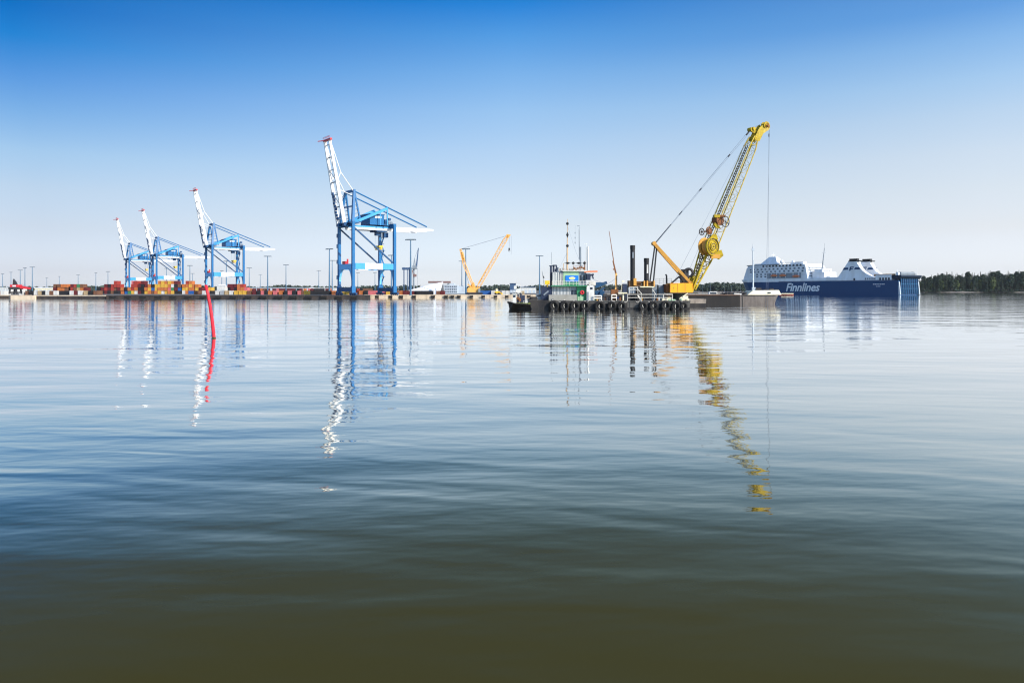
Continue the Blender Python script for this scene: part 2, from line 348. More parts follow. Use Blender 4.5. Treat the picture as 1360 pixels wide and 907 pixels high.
quay('quay_wall', [(X(-120, 440), 444), (X(36, 440), 444)], shaded_piling, 'short stretch of pale quay at the left edge of the photo', 1)
quay('quay_wall', [(X(46, 423), 423), (X(142, 417), 417)], shaded_piling, 'pale concrete quay edge in front of the white containers', 1)
quay('quay_wall', [(X(142, 413), 413), (X(492, 410), 410)], shaded_piling, 'long dark quay wall below the container stacks and blue cranes', 0)
quay('quay_wall', [(X(484, 473), 473), (X(760, 476), 476)], concrete, 'sunlit pale concrete quay below the yellow crawler crane', 1)
# fenders hung on the quays
def quay_fender(px, D, wd, label, grp):
    f = MB(); x = X(px, D)
    f.bar((x - wd/2, D - 0.75, 0.75), (x + wd/2, D - 0.75, 0.75), 0.9, 1.25).tube((x - wd/2 + 0.2, D - 0.7, 1.3), (x - wd/2 + 0.2, D - 0.7, DECK), 0.06).tube((x + wd/2 - 0.2, D - 0.7, 1.3), (x + wd/2 - 0.2, D - 0.7, DECK), 0.06)
    tag(f.build('quay_fender', rubber, None, origin=(x, D, 0.75)), label, 'fender', grp)
for i, px in enumerate((501, 519, 533, 550, 575.4, 592.5, 601, 609.5, 626, 641.7, 658, 673, 702)):
    quay_fender(px, 473.5, 2.3, 'black rubber fender on the pale quay, %s from its left end' % ORD[i], 'fenders on the pale quay')
for i in range(17):
    quay_fender(150 + i * 20, 410.5, 3.4, 'black rubber fender on the dark quay wall, %s from its left end' % ORD[i], 'fenders on the dark quay')

# ------------------------------------------------------------------ ship-to-shore cranes
def make_crane():
    t = thing('container_crane', None, 'crane', (0, 0, 0))
    Lr, G, GZ = 18.0, 26.0, 41.5
    B = lambda n, mb, m, p=None: mb.build(n, m, p or t, local=True)
    for u in (0, G):
        for v in (0, Lr):
            m = MB(); top = 43 if u == 0 else 42
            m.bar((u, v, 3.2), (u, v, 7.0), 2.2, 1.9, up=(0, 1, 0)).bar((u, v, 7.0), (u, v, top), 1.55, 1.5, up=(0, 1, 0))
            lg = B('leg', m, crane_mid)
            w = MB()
            for k in (-3, -1, 1, 3):
                w.tube((u - 0.3, v + k * 1.1, 2.25), (u + 0.3, v + k * 1.1, 2.25), 0.45, n=10)
            w.box((u - 0.5, v - 4.2, 2.5), (u + 0.5, v + 4.2, 3.3)); B('bogie', w, crane_navy, lg)
    for u in (0, G):
        m = MB(); m.bar((u, 1.2, 5.0), (u, Lr - 1.2, 5.0), 2.0, 2.3); B('sill_beam', m, crane_navy)
        m = MB(); m.bar((u, 1.0, 18.0), (u, Lr - 1.0, 18.0), 1.6, 3.0)
        for v, d in ((1.0, 1), (Lr - 1.0, -1)):   # curved haunches under the beam
            pts = [(u - 0.6, v, 16.5)] + [(u - 0.6, v + d * 4.5 * (1 - math.sin(a)), 16.5 - 8.5 * (1 - math.cos(a))) for a in [R(0), R(20), R(40), R(60), R(75), R(90)]]
            m.prism(pts, (1.2, 0, 0))
        B('cross_beam', m, crane_pale)
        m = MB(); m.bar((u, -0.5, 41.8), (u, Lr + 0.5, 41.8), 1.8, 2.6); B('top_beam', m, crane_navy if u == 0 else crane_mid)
    for v in (0, Lr):
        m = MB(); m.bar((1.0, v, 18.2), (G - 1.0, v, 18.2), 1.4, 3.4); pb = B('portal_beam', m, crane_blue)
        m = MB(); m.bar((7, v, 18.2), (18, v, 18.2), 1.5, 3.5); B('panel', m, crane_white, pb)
        m = MB(); m.bar((1.0, v, 39.5), (G - 1.0, v, 20.5), 0.75, 0.75); B('brace', m, crane_navy)
        # gate mast over the waterside legs, raked a little back
        y = 0.5 + (Lr - 1) * (v > 0); yt = 3.5 if v == 0 else Lr - 3.5
        m = MB(); m.bar((0, y, 43), (2.2, yt, 61), 1.5, 1.8, 1.1, 1.3, up=(0, 1, 0)); m.bar((5.5, y + (1.5 if v == 0 else -1.5), 43), (2.6, yt, 60), 0.8, 0.8)
        for k in range(6): m.bar((0.5 + 0.28*k, y + (yt-y)*(k+0.5)/6.5, 45 + 2.4*k), (5.0 - 0.38*k, y + (yt-y)*(k+0.5)/6.5, 46 + 2.3*k), 0.3)
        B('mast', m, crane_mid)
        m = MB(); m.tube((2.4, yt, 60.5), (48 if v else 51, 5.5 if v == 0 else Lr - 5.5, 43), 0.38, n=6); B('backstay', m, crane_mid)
        yy = 5.0 if v == 0 else Lr - 5.0
        ys = 1.2 if v == 0 else Lr - 1.2
        m = MB(); m.bar((1.0, ys, 42.6), (22, ys, 51.8), 1.1, 1.5).bar((22, ys, 51.8), (22.0, ys, 42), 0.6).bar((17.5, ys, 50), (17.5, ys, 42), 0.4); B('stay_strut', m, crane_blue)
        # fixed girder: blue between the legs with a pale web, white over the back reach
        m = MB(); m.bar((-2.5, yy, 41.0), (29, yy, 41.0), 1.3, 0.9); gd = B('girder', m, crane_blue)
        m = MB(); m.bar((1.5, yy, 39.9), (28.9, yy, 39.9), 1.1, 1.3); B('web', m, crane_white, gd)
        m = MB(); m.bar((29, yy, 40.6), (48, yy, 40.6), 1.2, 2.1).bar((48, yy, 40.8), (55, yy, 41.1), 1.2, 1.7, 1.2, 1.0); B('back_reach', m, crane_white)
        # raised boom
        h, tip = Vector((-3.0, yy, 42.5)), Vector((-11.3, yy + (0.8 if v == 0 else -0.8), 88.0))
        m = MB(); m.bar(h, tip, 1.15, 2.0, 0.95, 1.4, up=(1, 0, 0)); B('boom_girder', m, crane_white)
        m = MB(); mid = h.lerp(tip, 0.62) + Vector((3.2, 0, 0)); m.tube(mid, (1.8, yt, 60.6), 0.28, n=6).tube(mid, h.lerp(tip, 0.93) + Vector((0.8, 0, 0)), 0.3, n=6).tube(mid, h.lerp(tip, 0.5), 0.22, n=6).tube(h.lerp(tip, 0.4) + Vector((1, 0, 0)), (1.2, yt, 58), 0.25, n=6); B('forestay', m, crane_white)
    h, tip = Vector((-3.0, 9, 42.5)), Vector((-11.3, 9, 88.0))
    for k in range(7):
        c = h.lerp(tip, 0.05 + k * 0.15); d = h.lerp(tip, min(1, 0.20 + k * 0.15)); m = MB()
        m.bar(c + Vector((0, -3.6, 0)), c + Vector((0, 3.6, 0)), 0.5)
        if k in (1, 3): m.bar(c + Vector((0, -3.6, 0)), d + Vector((0, 3.6, 0)), 0.28)
        B('boom_tie', m, lamp_grey if k % 2 else crane_white)
    m = MB()                                                      # machinery walkway on the lower half of the boom
    for k in range(9):
        c = h.lerp(tip, 0.06 + 0.038 * k); m.cbox(c + Vector((-0.9, 2.2 + 0.5 * (k % 3 - 1), 0)), (0.9, 1.6, 1.5))
    B('boom_walkway', m, crane_navy)
    m = MB(); m.bar(tip + Vector((0, -5, 0.4)), tip + Vector((0, 4.6, 0.4)), 1.2, 1.1).bar(tip + Vector((0.2, 2.5, 0.6)), tip + Vector((-3.0, 6, 0.2)), 0.4).rail([tip + Vector((-0.6, -4.5, 1.2)), tip + Vector((-0.6, 4.5, 1.2))], 1.1, 0.08); B('boom_tip', m, beacon_red)
    m = MB(); m.cbox((1.0, 9, 42.4), (5.5, 18.5, 0.5)).rail([(-1.7, -0.2, 42.6), (3.7, -0.2, 42.6), (3.7, 18.2, 42.6)], 1.1, 0.06); m.cbox((-2.6, 5, 41.8), (2.0, 2.4, 2.0)).cbox((-2.6, 13, 41.8), (2.0, 2.4, 2.0)); B('hinge_platform', m, crane_navy)
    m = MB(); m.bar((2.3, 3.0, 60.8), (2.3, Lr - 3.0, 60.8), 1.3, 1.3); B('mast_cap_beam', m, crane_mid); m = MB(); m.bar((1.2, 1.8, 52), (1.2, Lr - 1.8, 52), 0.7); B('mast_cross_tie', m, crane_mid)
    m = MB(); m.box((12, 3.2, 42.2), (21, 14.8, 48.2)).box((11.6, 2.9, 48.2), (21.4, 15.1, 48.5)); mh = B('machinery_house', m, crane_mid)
    m = MB(); m.box((15.2, 3.1, 46.1), (19.2, 3.17, 47.3)); sg = B('sign_panel', m, crane_white, mh)
    m = MB(); m.cbox((24, 9, 42.6), (5.5, 10, 1.0)).cbox((23.5, 6, 44.4), (2.2, 2.5, 2.8)).cbox((25.5, 5.6, 46), (1.5, 2.0, 1.4)).rail([(21.4, 3.9, 43.1), (26.8, 3.9, 43.1), (26.8, 14, 43.1)], 1.3, 0.07); B('winch_platform', m, crane_navy)
    m = MB(); m.cbox((20.5, 9, 39.2), (7.0, 8.6, 1.4)).cbox((19.5, 8.5, 37.6), (2.6, 2.8, 2.2)); tr = B('trolley', m, crane_navy)
    m = MB(); m.cbox((23.6, 6.6, 36.8), (2.6, 2.4, 2.8)); B('operator_cab', m, crane_navy, tr)
    m = MB()
    for a in (-1.2, 1.2):
        for b in (-2.0, 2.0): m.tube((20.5 + a, 9 + b, 38.5), (20.5 + a, 9 + b, 30.5), 0.05, n=4)
    B('hoist_rope', m, rope)
    m = MB(); m.cbox((20.5, 9, 30.0), (2.4, 6.5, 1.2)).cbox((20.5, 9, 28.6), (1.8, 6.0, 0.6)).bar((20.5, 6, 29.5), (20.5, 6, 28.6), 0.6).bar((20.5, 12, 29.5), (20.5, 12, 28.6), 0.6); B('spreader', m, hoist_yellow)
    m = MB()                                                      # stair tower round the far landside leg
    for k in range(9):
        z = 5 + 3.9 * k; m.cbox((G + 1.6, Lr + (0.6 if k % 2 else -0.9), z), (1.6, 3.0, 0.25)); s = 1 if k % 2 else -1
        if k < 8: m.bar((G + 1.8, Lr + s * 1.2, z), (G + 1.8, Lr - s * 1.4, z + 3.9), 0.7, 0.3)
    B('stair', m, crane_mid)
    for z in (12, 21, 30, 36): m = MB(); m.cbox((-1.15, Lr, z), (0.5, 1.4, 2.2)); B('ladder_cage', m, crane_navy)
    m = MB(); m.cbox((-0.4, 10, 20.3), (1.6, 3.0, 1.6)).tube((-0.4, 6.2, 19.5), (-0.4, 6.2, 22.3), 0.5, n=8); B('cable_reel', m, beacon_red)
    return t
proto = make_crane()
CR = [(469, 420, 'nearest and tallest blue container crane with its white boom raised'),
      (282, 630, 'second nearest blue container crane, boom up behind the red spar buoy'),
      (208, 789, 'third nearest blue container crane, standing right of the farthest crane'),
      (171.7, 888, 'farthest and smallest blue container crane at the left end of the row')]
for i, (px, D, lab) in enumerate(CR):
    o = proto if i == 0 else copy_tree(proto)
    o.location = (X(px, D), D, 0); o.rotation_euler.z = math.atan2(0.61, 0.79)
    o['label'] = lab; o['group'] = 'blue container cranes along the berth'

# ------------------------------------------------------------------ light masts
def make_mast():
    t = thing('light_mast', None, 'light mast', (0, 0, 0))
    m = MB(); m.tube((0, 0, 0), (0, 0, 16), 0.62, 0.46, 10).tube((0, 0, 16), (0, 0, 33), 0.44, 0.3, 10).cbox((0, 0, 0.2), (1.4, 1.4, 0.4)); m.build('pole', mast_steel, t, local=True)
    m = MB(); m.torus((0, 0, 32.4), (0, 0, 1), 1.1, 0.1, 12, 5).bar((-3.0, 0, 32.7), (3.0, 0, 32.7), 0.42).bar((0, -1.6, 32.7), (0, 1.6, 32.7), 0.3); m.build('head_frame', lamp_grey, t, local=True)
    for a in (-2.9, -1.7, 1.7, 2.9):
        m = MB(); m.bar((a, -0.35, 32.35), (a, 0.35, 32.6), 0.8, 0.4); m.build('floodlight', lamp_grey, t, local=True)
    return t
pm_ = make_mast()
MASTS = [(3.4, 363.5, 'leftmost light mast at the photo edge'), (14.6, 361.3, 'light mast just left of the red loading machine'), (26.9, 358.4, 'light mast just right of the red loading machine'),
 (33.1, 355.5, 'thin pale light mast between two thicker ones beside the red loading machine'), (42.9, 354.4, 'tallest light mast of the far left group'), (62.1, 368.8, 'shortest light mast, above the low white shed'),
 (78.8, 367.0, 'light mast above the left orange container stack'), (103.8, 364.8, 'light mast above the red and olive container stack'), (127.3, 362.3, 'light mast above the dark container stacks, the left one of two'),
 (143.4, 360.4, 'light mast above the dark red container block, left of the farthest crane'), (221, 356, 'light mast seen between the legs of the third nearest crane'), (227, 366, 'short far light mast under the third nearest crane'),
 (252.2, 352.3, 'light mast left of the second nearest crane, the taller of a pair'), (255.8, 363, 'light mast left of the second nearest crane, the shorter of a pair'),
 (294.6, 359.3, 'shorter light mast between the legs of the second nearest crane'), (300.6, 346.4, 'taller light mast between the legs of the second nearest crane'),
 (331, 355.5, 'light mast just right of the second nearest crane'), (345.7, 364.5, 'short far light mast left of the tall one between the two nearest cranes'), (355.5, 339.8, 'tallest light mast between the two nearest cranes'),
 (379.8, 351.4, 'light mast standing in the middle of the gap between the two nearest cranes'), (423.4, 359.2, 'short light mast left of the pair beside the nearest crane'), (437.5, 330, 'tall light mast close left of the nearest crane'),
 (441.2, 345.5, 'shorter light mast close left of the nearest crane'), (475.3, 362, 'thin far light mast inside the nearest crane, left one'), (498, 361.8, 'thin far light mast inside the nearest crane, middle one'),
 (519.8, 338.5, 'light mast beside the landside leg of the nearest crane'), (545.4, 317.4, 'tallest light mast, right of the nearest crane'), (613.4, 346.4, 'light mast left of the crawler crane mast, the shorter'),
 (618.6, 330, 'light mast beside the crawler crane mast, the taller'), (716.6, 339.3, 'light mast behind the left end of the dredger')]
for i, (px, top, lab) in enumerate(MASTS):
    D = (DECK + 33 - EYE) * 1000 / (HOR - top); o = pm_ if i == 0 else copy_tree(pm_)
    o.location = (X(px, D), D, DECK - 0.02); o.rotation_euler.z = rnd.uniform(-0.5, 0.5); o['label'] = lab; o['group'] = 'light masts over the container terminal'

# ------------------------------------------------------------------ containers
CC = {'R': ('red', (0.40, 0.05, 0.035)), 'M': ('maroon', (0.14, 0.018, 0.022)), 'K': ('black', (0.018, 0.018, 0.022)), 'O': ('orange', (0.58, 0.18, 0.05)), 'Y': ('yellow', (0.74, 0.43, 0.06)),
      'B': ('blue', (0.02, 0.12, 0.40)), 'W': ('white', (0.72, 0.70, 0.66)), 'G': ('green', (0.06, 0.24, 0.10)), 'P': ('pink', (0.66, 0.16, 0.17)), 'N': ('brown', (0.20, 0.09, 0.05)), 'T': ('tan', (0.50, 0.36, 0.20)), 'S': ('silver', (0.40, 0.42, 0.45))}
CM = {k: paint('container_' + v[0], tuple(c * 0.78 for c in v[1]), 0.6, 0.6, tuple(0.35 * c + 0.02 for c in v[1]), 0.5, 0.5) for k, v in CC.items()}
def container_mesh(L):
    m = MB(); w, h = 2.44, 2.59; n = int(L / 0.56)
    ys = []
    for i in range(n):                                            # corrugated long sides
        y0 = -L/2 + 0.15 + (L - 0.3) * i / n; d = (L - 0.3) / n
        ys += [(y0, 0.0), (y0 + d*0.25, 0.0), (y0 + d*0.4, 0.045), (y0 + d*0.85, 0.045)]
    ys.append((L/2 - 0.15, 0.0))
    for s in (-1, 1):
        for (a, da), (b, db) in zip(ys, ys[1:]):
            q = [(s*(w/2 - da - 0.02), a, 0.12), (s*(w/2 - db - 0.02), b, 0.12), (s*(w/2 - db - 0.02), b, h - 0.1), (s*(w/2 - da - 0.02), a, h - 0.1)]
            m.add(q, [(0, 1, 2, 3)])
    m.box((-w/2 + 0.03, -L/2 + 0.04, h - 0.14), (w/2 - 0.03, L/2 - 0.04, h - 0.05)).box((-w/2 + 0.03, -L/2 + 0.04, 0.05), (w/2 - 0.03, L/2 - 0.04, 0.15))
    for sx in (-1, 1):
        for sy in (-1, 1): m.cbox((sx*(w/2 - 0.08), sy*(L/2 - 0.08), h/2), (0.16, 0.16, h))
        m.cbox((sx*(w/2 - 0.06), 0, h - 0.06), (0.12, L - 0.32, 0.12)).cbox((sx*(w/2 - 0.06), 0, 0.07), (0.12, L - 0.32, 0.14))
    for sy in (-1, 1):
        m.cbox((0, sy*(L/2 - 0.05), h/2), (w - 0.32, 0.06, h - 0.2))
        for k in (-0.75, -0.3, 0.3, 0.75): m.tube((k, sy*(L/2), 0.15), (k, sy*(L/2), h - 0.12), 0.035, n=4)
        m.cbox((0, sy*(L/2 - 0.06), h - 0.06), (w - 0.32, 0.12, 0.12)).cbox((0, sy*(L/2 - 0.06), 0.07), (w - 0.32, 0.12, 0.14))
    me = bpy.data.meshes.new('container'); me.from_pydata([tuple(v) for v in m.v], [], m.f); me.materials.append(None); return me
CME = {6: container_mesh(6.06), 12: container_mesh(12.19)}
TIER = ['bottom tier', 'second tier', 'third tier', 'fourth tier', 'fifth tier']
def put(letter, loc, L, rz, label, grp):
    o = bpy.data.objects.new('shipping_container', CME[L]); col.objects.link(o)
    o.material_slots[0].link = 'OBJECT'; o.material_slots[0].material = CM[letter]
    o.location = loc; o.rotation_euler = (0, 0, rz); return tag(o, label, 'container', grp)
def block(where, D, cols, rz=0.0, L=6, grp='containers stacked on the terminal'):
    """cols: (px, colours bottom to top); stacks seen end on unless rz turns them"""
    for i, c in enumerate(cols):
        px, s = c[0], c[1]; d = c[2] if len(c) > 2 else D; ll = c[3] if len(c) > 3 else L; r = c[4] if len(c) > 4 else rz
        for k, ch in enumerate(s):
            lab = '%s container, %s, %s stack from left, %s' % (CC[ch][0], TIER[k], ORD[i], where) if len(s) > 1 else '%s single container, %s from left, %s' % (CC[ch][0], ORD[i], where)
            assert len(lab.split()) <= 16, lab
            put(ch, (X(px, d) + rnd.uniform(-.06, .06), d + rnd.uniform(-.4, .4), DECK + 2.6 * k), ll, r + rnd.uniform(-.01, .01), lab, grp)
S90 = math.pi / 2
block('left of the farthest crane', 600, [(133.8, 'KK'), (138.6, 'KM'), (143.2, 'MRM'), (147.5, 'KMK'), (151.8, 'NRR'), (156, 'KNRR'), (160.4, 'KMR'), (164.8, 'OO')])
block('under the farthest crane', 600, [(170, 'BK'), (174.4, 'GO'), (178.8, 'YRRP'), (183.2, 'WORR'), (187.6, 'MKM'), (192, 'KKKM'), (196.4, 'YOM')])
block('under the third nearest crane', 600, [(200.8, 'OYO'), (205.2, 'NBK'), (209.6, 'OYY'), (214, 'YOYO'), (218.4, 'WOYY'), (222.8, 'YOYO'), (227.2, 'OPOY'), (231.6, 'YGWO'), (236, 'KMKM'), (240.4, 'KBN')])
block('left of the second nearest crane', 600, [(246, 'WYO'), (250.4, 'OYOR'), (254.8, 'BOYO'), (259.2, 'BOO'), (263.6, 'KYO'), (268, 'NM')])
block('inside the second nearest crane', 590, [(281, 'KY'), (306, 'MKM'), (310.2, 'KMM'), (314.4, 'MKM'), (319, 'KOO'), (323.4, 'NOR'), (328, 'MP')])
block('in the far left yard', 600, [(75.5, 'NMN'), (81.5, 'KON', 600, 6), (86, 'KOO'), (90.2, 'KNO'), (98.5, 'KRM'), (102.8, 'WNR'), (107, 'BTG'), (111.3, 'KON'), (115.8, 'KM')])
block('low row before the far left yard', 470, [(2, 'O'), (8, 'W'), (32, 'W'), (40, 'N'), (45.5, 'K'), (51.5, 'W'), (57, 'T'), (62, 'K'), (66.6, 'W'), (72, 'N'), (77, 'W'), (88, 'K', 470, 12, S90), (99, 'W'), (104.5, 'M'), (110, 'W'), (117, 'T'), (123.5, 'K'), (130, 'N')])
block('low front row between the two nearest cranes', 500, [(262, 'N'), (273, 'W'), (291, 'W'), (297, 'S'), (303, 'T'), (309, 'W'), (315.5, 'Y'), (321.5, 'Y'), (327, 'Y'), (333, 'N'), (339.5, 'M'), (345, 'K'), (350.5, 'P'), (355.5, 'K'), (360.2, 'O'), (367, 'P'), (374.5, 'O'), (381, 'K')])
block('front row left of the nearest crane', 500, [(386.5, 'P'), (392, 'K'), (399, 'P'), (404.5, 'N'), (407.8, 'Y', 480), (418, 'K', 500, 12, S90), (435, 'K', 500, 12, S90), (444.5, 'O'), (452, 'Y'), (457.5, 'Y'), (463, 'Y'), (468.5, 'T'), (475, 'M'), (480.5, 'O'), (486.5, 'K')])
block('second row right of the second nearest crane', 900, [(330, 'MR'), (334, 'KO'), (338, 'KM'), (343.5, 'KM'), (348, 'MO'), (352, 'KN'), (356.5, 'MM'), (364, 'KM'), (369.5, 'NP'), (374, 'KM', 900, 12, S90), (386, 'NM', 900, 12, S90), (396, 'KK'), (400, 'KM'), (405, 'MO')])
block('second row left of the nearest crane', 900, [(411, 'KP'), (415, 'MM'), (424, 'NK', 900, 12, S90), (434, 'KM'), (439, 'MO'), (455, 'NK'), (463, 'KR'), (470, 'KM'), (476, 'MR'), (481, 'BK'), (488, 'KN', 900, 12, S90)])
block('on the pale quay beside the nearest crane', 486, [(502, 'P', 486, 12, S90), (516.5, 'Y'), (522, 'K'), (527.5, 'N'), (533, 'O', 500), (538.5, 'M', 500), (547, 'M', 500, 12, S90), (556, 'K'), (563, 'K', 486, 12, S90), (582.5, 'N'), (588, 'M')])
block('on the pale quay right of the crawler crane', 490, [(647, 'B', 490, 12, S90), (655, 'W'), (669, 'W'), (674.5, 'W'), (694, 'T')])

# ------------------------------------------------------------------ buildings and machines on the terminal
def shed(name, px0, px1, D, y0, label, cat, mat, roofmat, depth=25, pitch=0.0):
    t = thing(name, label, cat, (X((px0+px1)/2, D), D, DECK))
    x0, x1, zt = X(px0, D), X(px1, D), Z(y0, D)
    m = MB(); m.box((x0, D, DECK), (x1, D + depth, zt - 0.3)); m.build('wall', mat, t)
    m = MB()
    if pitch: m.prism([(x0 - .4, D - .4, zt - .3), (x1 + .4, D - .4, zt - .3), ((x0+x1)/2, D - .4, zt - .3 + pitch)], (0, depth + .8, 0))
    else: m.box((x0 - .5, D - .5, zt - 0.297), (x1 + .5, D + depth + .5, zt + 0.25))
    m.build('roof', roofmat, t)
    for k in range(max(2, int((px1 - px0) / 5))):
        xx = x0 + (x1 - x0) * (k + 0.5) / max(2, int((px1 - px0) / 5))
        d = MB(); d.box((xx - 1.4, D - 0.04, DECK + 0.1), (xx + 1.4, D - 0.003, min(zt - 1, DECK + 3.4))); d.build('door', facade_grey, t)
    return t
shed('warehouse', 46, 73, 720, 382.3, 'low long cream shed behind the white containers at far left', 'warehouse', cream, tent_white)
shed('warehouse', -25, 13, 700, 382.0, 'low white shed at the left edge behind the quay', 'warehouse', cabin_white, tent_white)
shed('warehouse', 288, 299, 760, 379.3, 'small white shed inside the second nearest crane', 'warehouse', cabin_white, tent_white, pitch=1.5)
shed('warehouse', 318, 412, 1150, 382.2, 'long low grey blue shed behind the gap between the two nearest cranes', 'warehouse', facade_grey, facade_grey)
shed('warehouse', 411, 446, 1050, 382.8, 'long low white shed close left of the nearest crane', 'warehouse', cabin_white, tent_white)
shed('warehouse', 677.2, 685, 900, 376.5, 'tall dark blue block standing behind the tug', 'warehouse', facade_blue, facade_blue)
shed('warehouse', 690, 712, 800, 381.5, 'low blue roofed shed between the tug and the dredger', 'warehouse', cabin_white, facade_blue)
# white tent hall
t = thing('tent_hall', 'white tent hall with a steep sunlit fabric roof right of the nearest crane', 'tent', (X(570, 560), 560, DECK)); D = 560
m = MB(); m.box((X(553, D), D, DECK), (X(582, D), D + 28, DECK + 2.4)); m.build('wall', cabin_grey, t)
m = MB(); m.prism([(X(543, D), D - .3, DECK + 2.4), (X(585, D), D - .3, DECK + 2.4), (X(586, D), D + 14, Z(375, D)), (X(563, D), D + 14, Z(380, D))], (0, 0, 0.5)); m.prism([(X(563, D), D + 14.5, Z(380, D)), (X(586, D), D + 14.5, Z(375, D)), (X(585, D), D + 29, DECK + 2.4), (X(543, D), D + 29, DECK + 2.4)], (0, 0, 0.5)); m.build('roof', tent_white, t)
m = MB(); m.box((X(574, D), D - 3.0, DECK), (X(580, D), D - 0.4, DECK + 4.6)); m.build('porch', tent_white, t)
# office block with a dark bridge beam
t = thing('office_building', 'grey blue office block with rows of windows behind the crawler crane', 'building', (X(600, 640), 640, DECK)); D = 640
m = MB(); m.box((X(587, D), D, DECK), (X(607.5, D), D + 18, Z(378.6, D))).box((X(594, D), D + 1, Z(378.6, D)), (X(603, D), D + 15, Z(376.5, D))).box((X(607.5, D), D + 2, DECK), (X(616, D), D + 15, Z(380, D))); m.build('wall', facade_grey, t)
m = MB(); m.box((X(579, D), D + 3, DECK), (X(586.8, D), D + 15, Z(377, D))); m.build('wing', facade_blue, t)
m = MB(); m.box((X(569, D), D - 2, Z(376, D)), (X(598, D), D + 6, Z(373.5, D))); m.build('bridge_beam', roof_rust, t)
wm = None
for r_ in range(3):
    for k in range(8):
        x = X(588.2 + k * 2.4, D); z = DECK + 1.0 + r_ * 2.2
        if r_ == 2 and z > Z(379, D): continue
        m = MB(); m.box((x, D - 0.05, z), (x + 0.9, D - 0.004, z + 1.2)); m.build('window', glass_dark, t)
# red loading machine on the small jetty at the far left
t = thing('harbour_crane', 'red and black harbour loader with a stubby boom on the left jetty', 'crane', (X(20, 430), 430, DECK)); D = 430
m = MB()
for a in (15.5, 25.5):
    for dy in (-2, 2): m.bar(P(a, 390.5, D) + Vector((0, dy, 0)), P(a + (20 - a) * 0.25, 382, D) + Vector((0, dy, 0)), 0.7)
m.box((X(14.8, D), D - 2.5, Z(384.5, D)), (X(27.2, D), D + 2.5, Z(381.5, D))).box((X(15.5, D), D - 2, Z(389.5, D)), (X(26.5, D), D + 2, Z(387.5, D))); m.build('undercarriage', dark_steel, t)
m = MB(); m.box((X(16.5, D), D - 2.2, Z(381.4, D)), (X(26.3, D), D + 2.2, Z(378.2, D))); hs = m.build('machinery_house', beacon_red, t)
m = MB(); m.box((X(20, D), D - 2.3, Z(380.8, D)), (X(24.5, D), D - 2.22, Z(379, D))); m.build('panel', crane_white, hs)
m = MB(); m.prism([P(16.6, 378.1, D), P(22, 378.1, D), P(20, 374, D), P(17.3, 370.5, D)], (0, 1.2, 0)); m.build('mast', dark_steel, t)
m = MB(); m.bar(P(26.3, 381, D), P(40, 383.2, D), 1.3, 1.8, 1.0, 1.0).bar(P(28, 383, D), P(40, 383.5, D), 0.4); m.build('boom', beacon_red, t)
m = MB(); m.tube(P(17.6, 371.5, D), P(40, 382.6, D), 0.06, n=4).tube(P(39.6, 383, D), P(39.6, 388, D), 0.06, n=4); m.build('cable', rope, t)
# concrete jetty under it
m = MB(); m.prism([(X(14, 421), 421, -1), (X(46.5, 421), 421, -1), (X(46.5, 421), 440, -1), (X(12, 430), 440, -1)], (0, 0, 2.75)); o = m.build('jetty', concrete, None, origin=(X(30, 425), 425, 0)); tag(o, 'short pale concrete jetty under the red harbour loader', 'jetty')
# slim grey harbour crane far behind
t = thing('harbour_crane', 'slim dark grey harbour crane with raised jib beside the tallest light mast', 'crane', (X(542, 720), 720, DECK)); D = 720
m = MB()
for a in (536.5, 543.5, 545.5): m.bar(P(a, 388, D), P(a, 355, D), 0.9 if a < 545 else 1.6)
m.bar(P(534, 357, D), P(546, 357, D), 1.6, 2.2).bar(P(541, 385, D), P(541, 357, D), 0.6); m.build('portal', facade_blue, t)
m = MB(); m.box((X(548, D), D - 2, Z(357, D)), (X(553.5, D), D + 3, Z(353, D))).box((X(546.5, D), D - 2, Z(357.5, D)), (X(554, D), D + 3, Z(356.5, D))).bar(P(549.5, 353, D), P(550.5, 343, D), 1.2, 1.2, 0.5, 0.5).bar(P(552, 353, D), P(550.6, 343, D), 0.4); m.build('machinery_house', ship_grey, t)
m = MB(); m.bar(P(553, 355, D), P(555.7, 329.5, D), 1.3, 1.3, 0.7, 0.7); m.build('jib', facade_blue, t)
m = MB(); m.tube(P(555.7, 330, D), P(550.6, 343, D), 0.12, n=4).tube(P(554.5, 357, D), P(554.5, 384, D), 0.1, n=4); m.build('cable', rope, t)
m = MB(); m.bar(P(548.5, 359, D), P(550, 367, D), 1.8, 1.5).cbox(P(551, 366, D), (3, 2, 2.4)); m.build('grab', roof_rust, t)
m = MB(); m.tube(P(549.5, 357, D), P(549.5, 388.5, D), 0.9, n=8); m.build('column', ship_grey, t)
# stacking vehicles: a yellow telescopic handler on the pale quay
t = thing('loader', 'small yellow wheel loader on the pale quay right of the crawler crane', 'loader', (X(660, 482), 482, DECK)); D = 482
m = MB(); m.box((X(657, D), D - 1.2, DECK + 0.8), (X(663.5, D), D + 1.2, DECK + 2.2)); m.build('body', hoist_yellow, t)
m = MB(); m.box((X(658.5, D), D - 1, DECK + 2.2), (X(661, D), D + 1, DECK + 3.8)); m.build('cab', cream, t)
m = MB(); m.bar((X(663, D), D, DECK + 1.6), (X(666, D), D, DECK + 1.0), 0.5).cbox((X(666.6, D), D, DECK + 0.7), (0.9, 2.4, 1.0)); m.build('bucket', hoist_yellow, t)
for a in (658, 662.5):
    for dy in (-1.2, 1.2): m = MB(); m.tube((X(a, D), D + dy - .2, DECK + 0.7), (X(a, D), D + dy + .2, DECK + 0.7), 0.7, n=12); m.build('wheel', rubber, t)

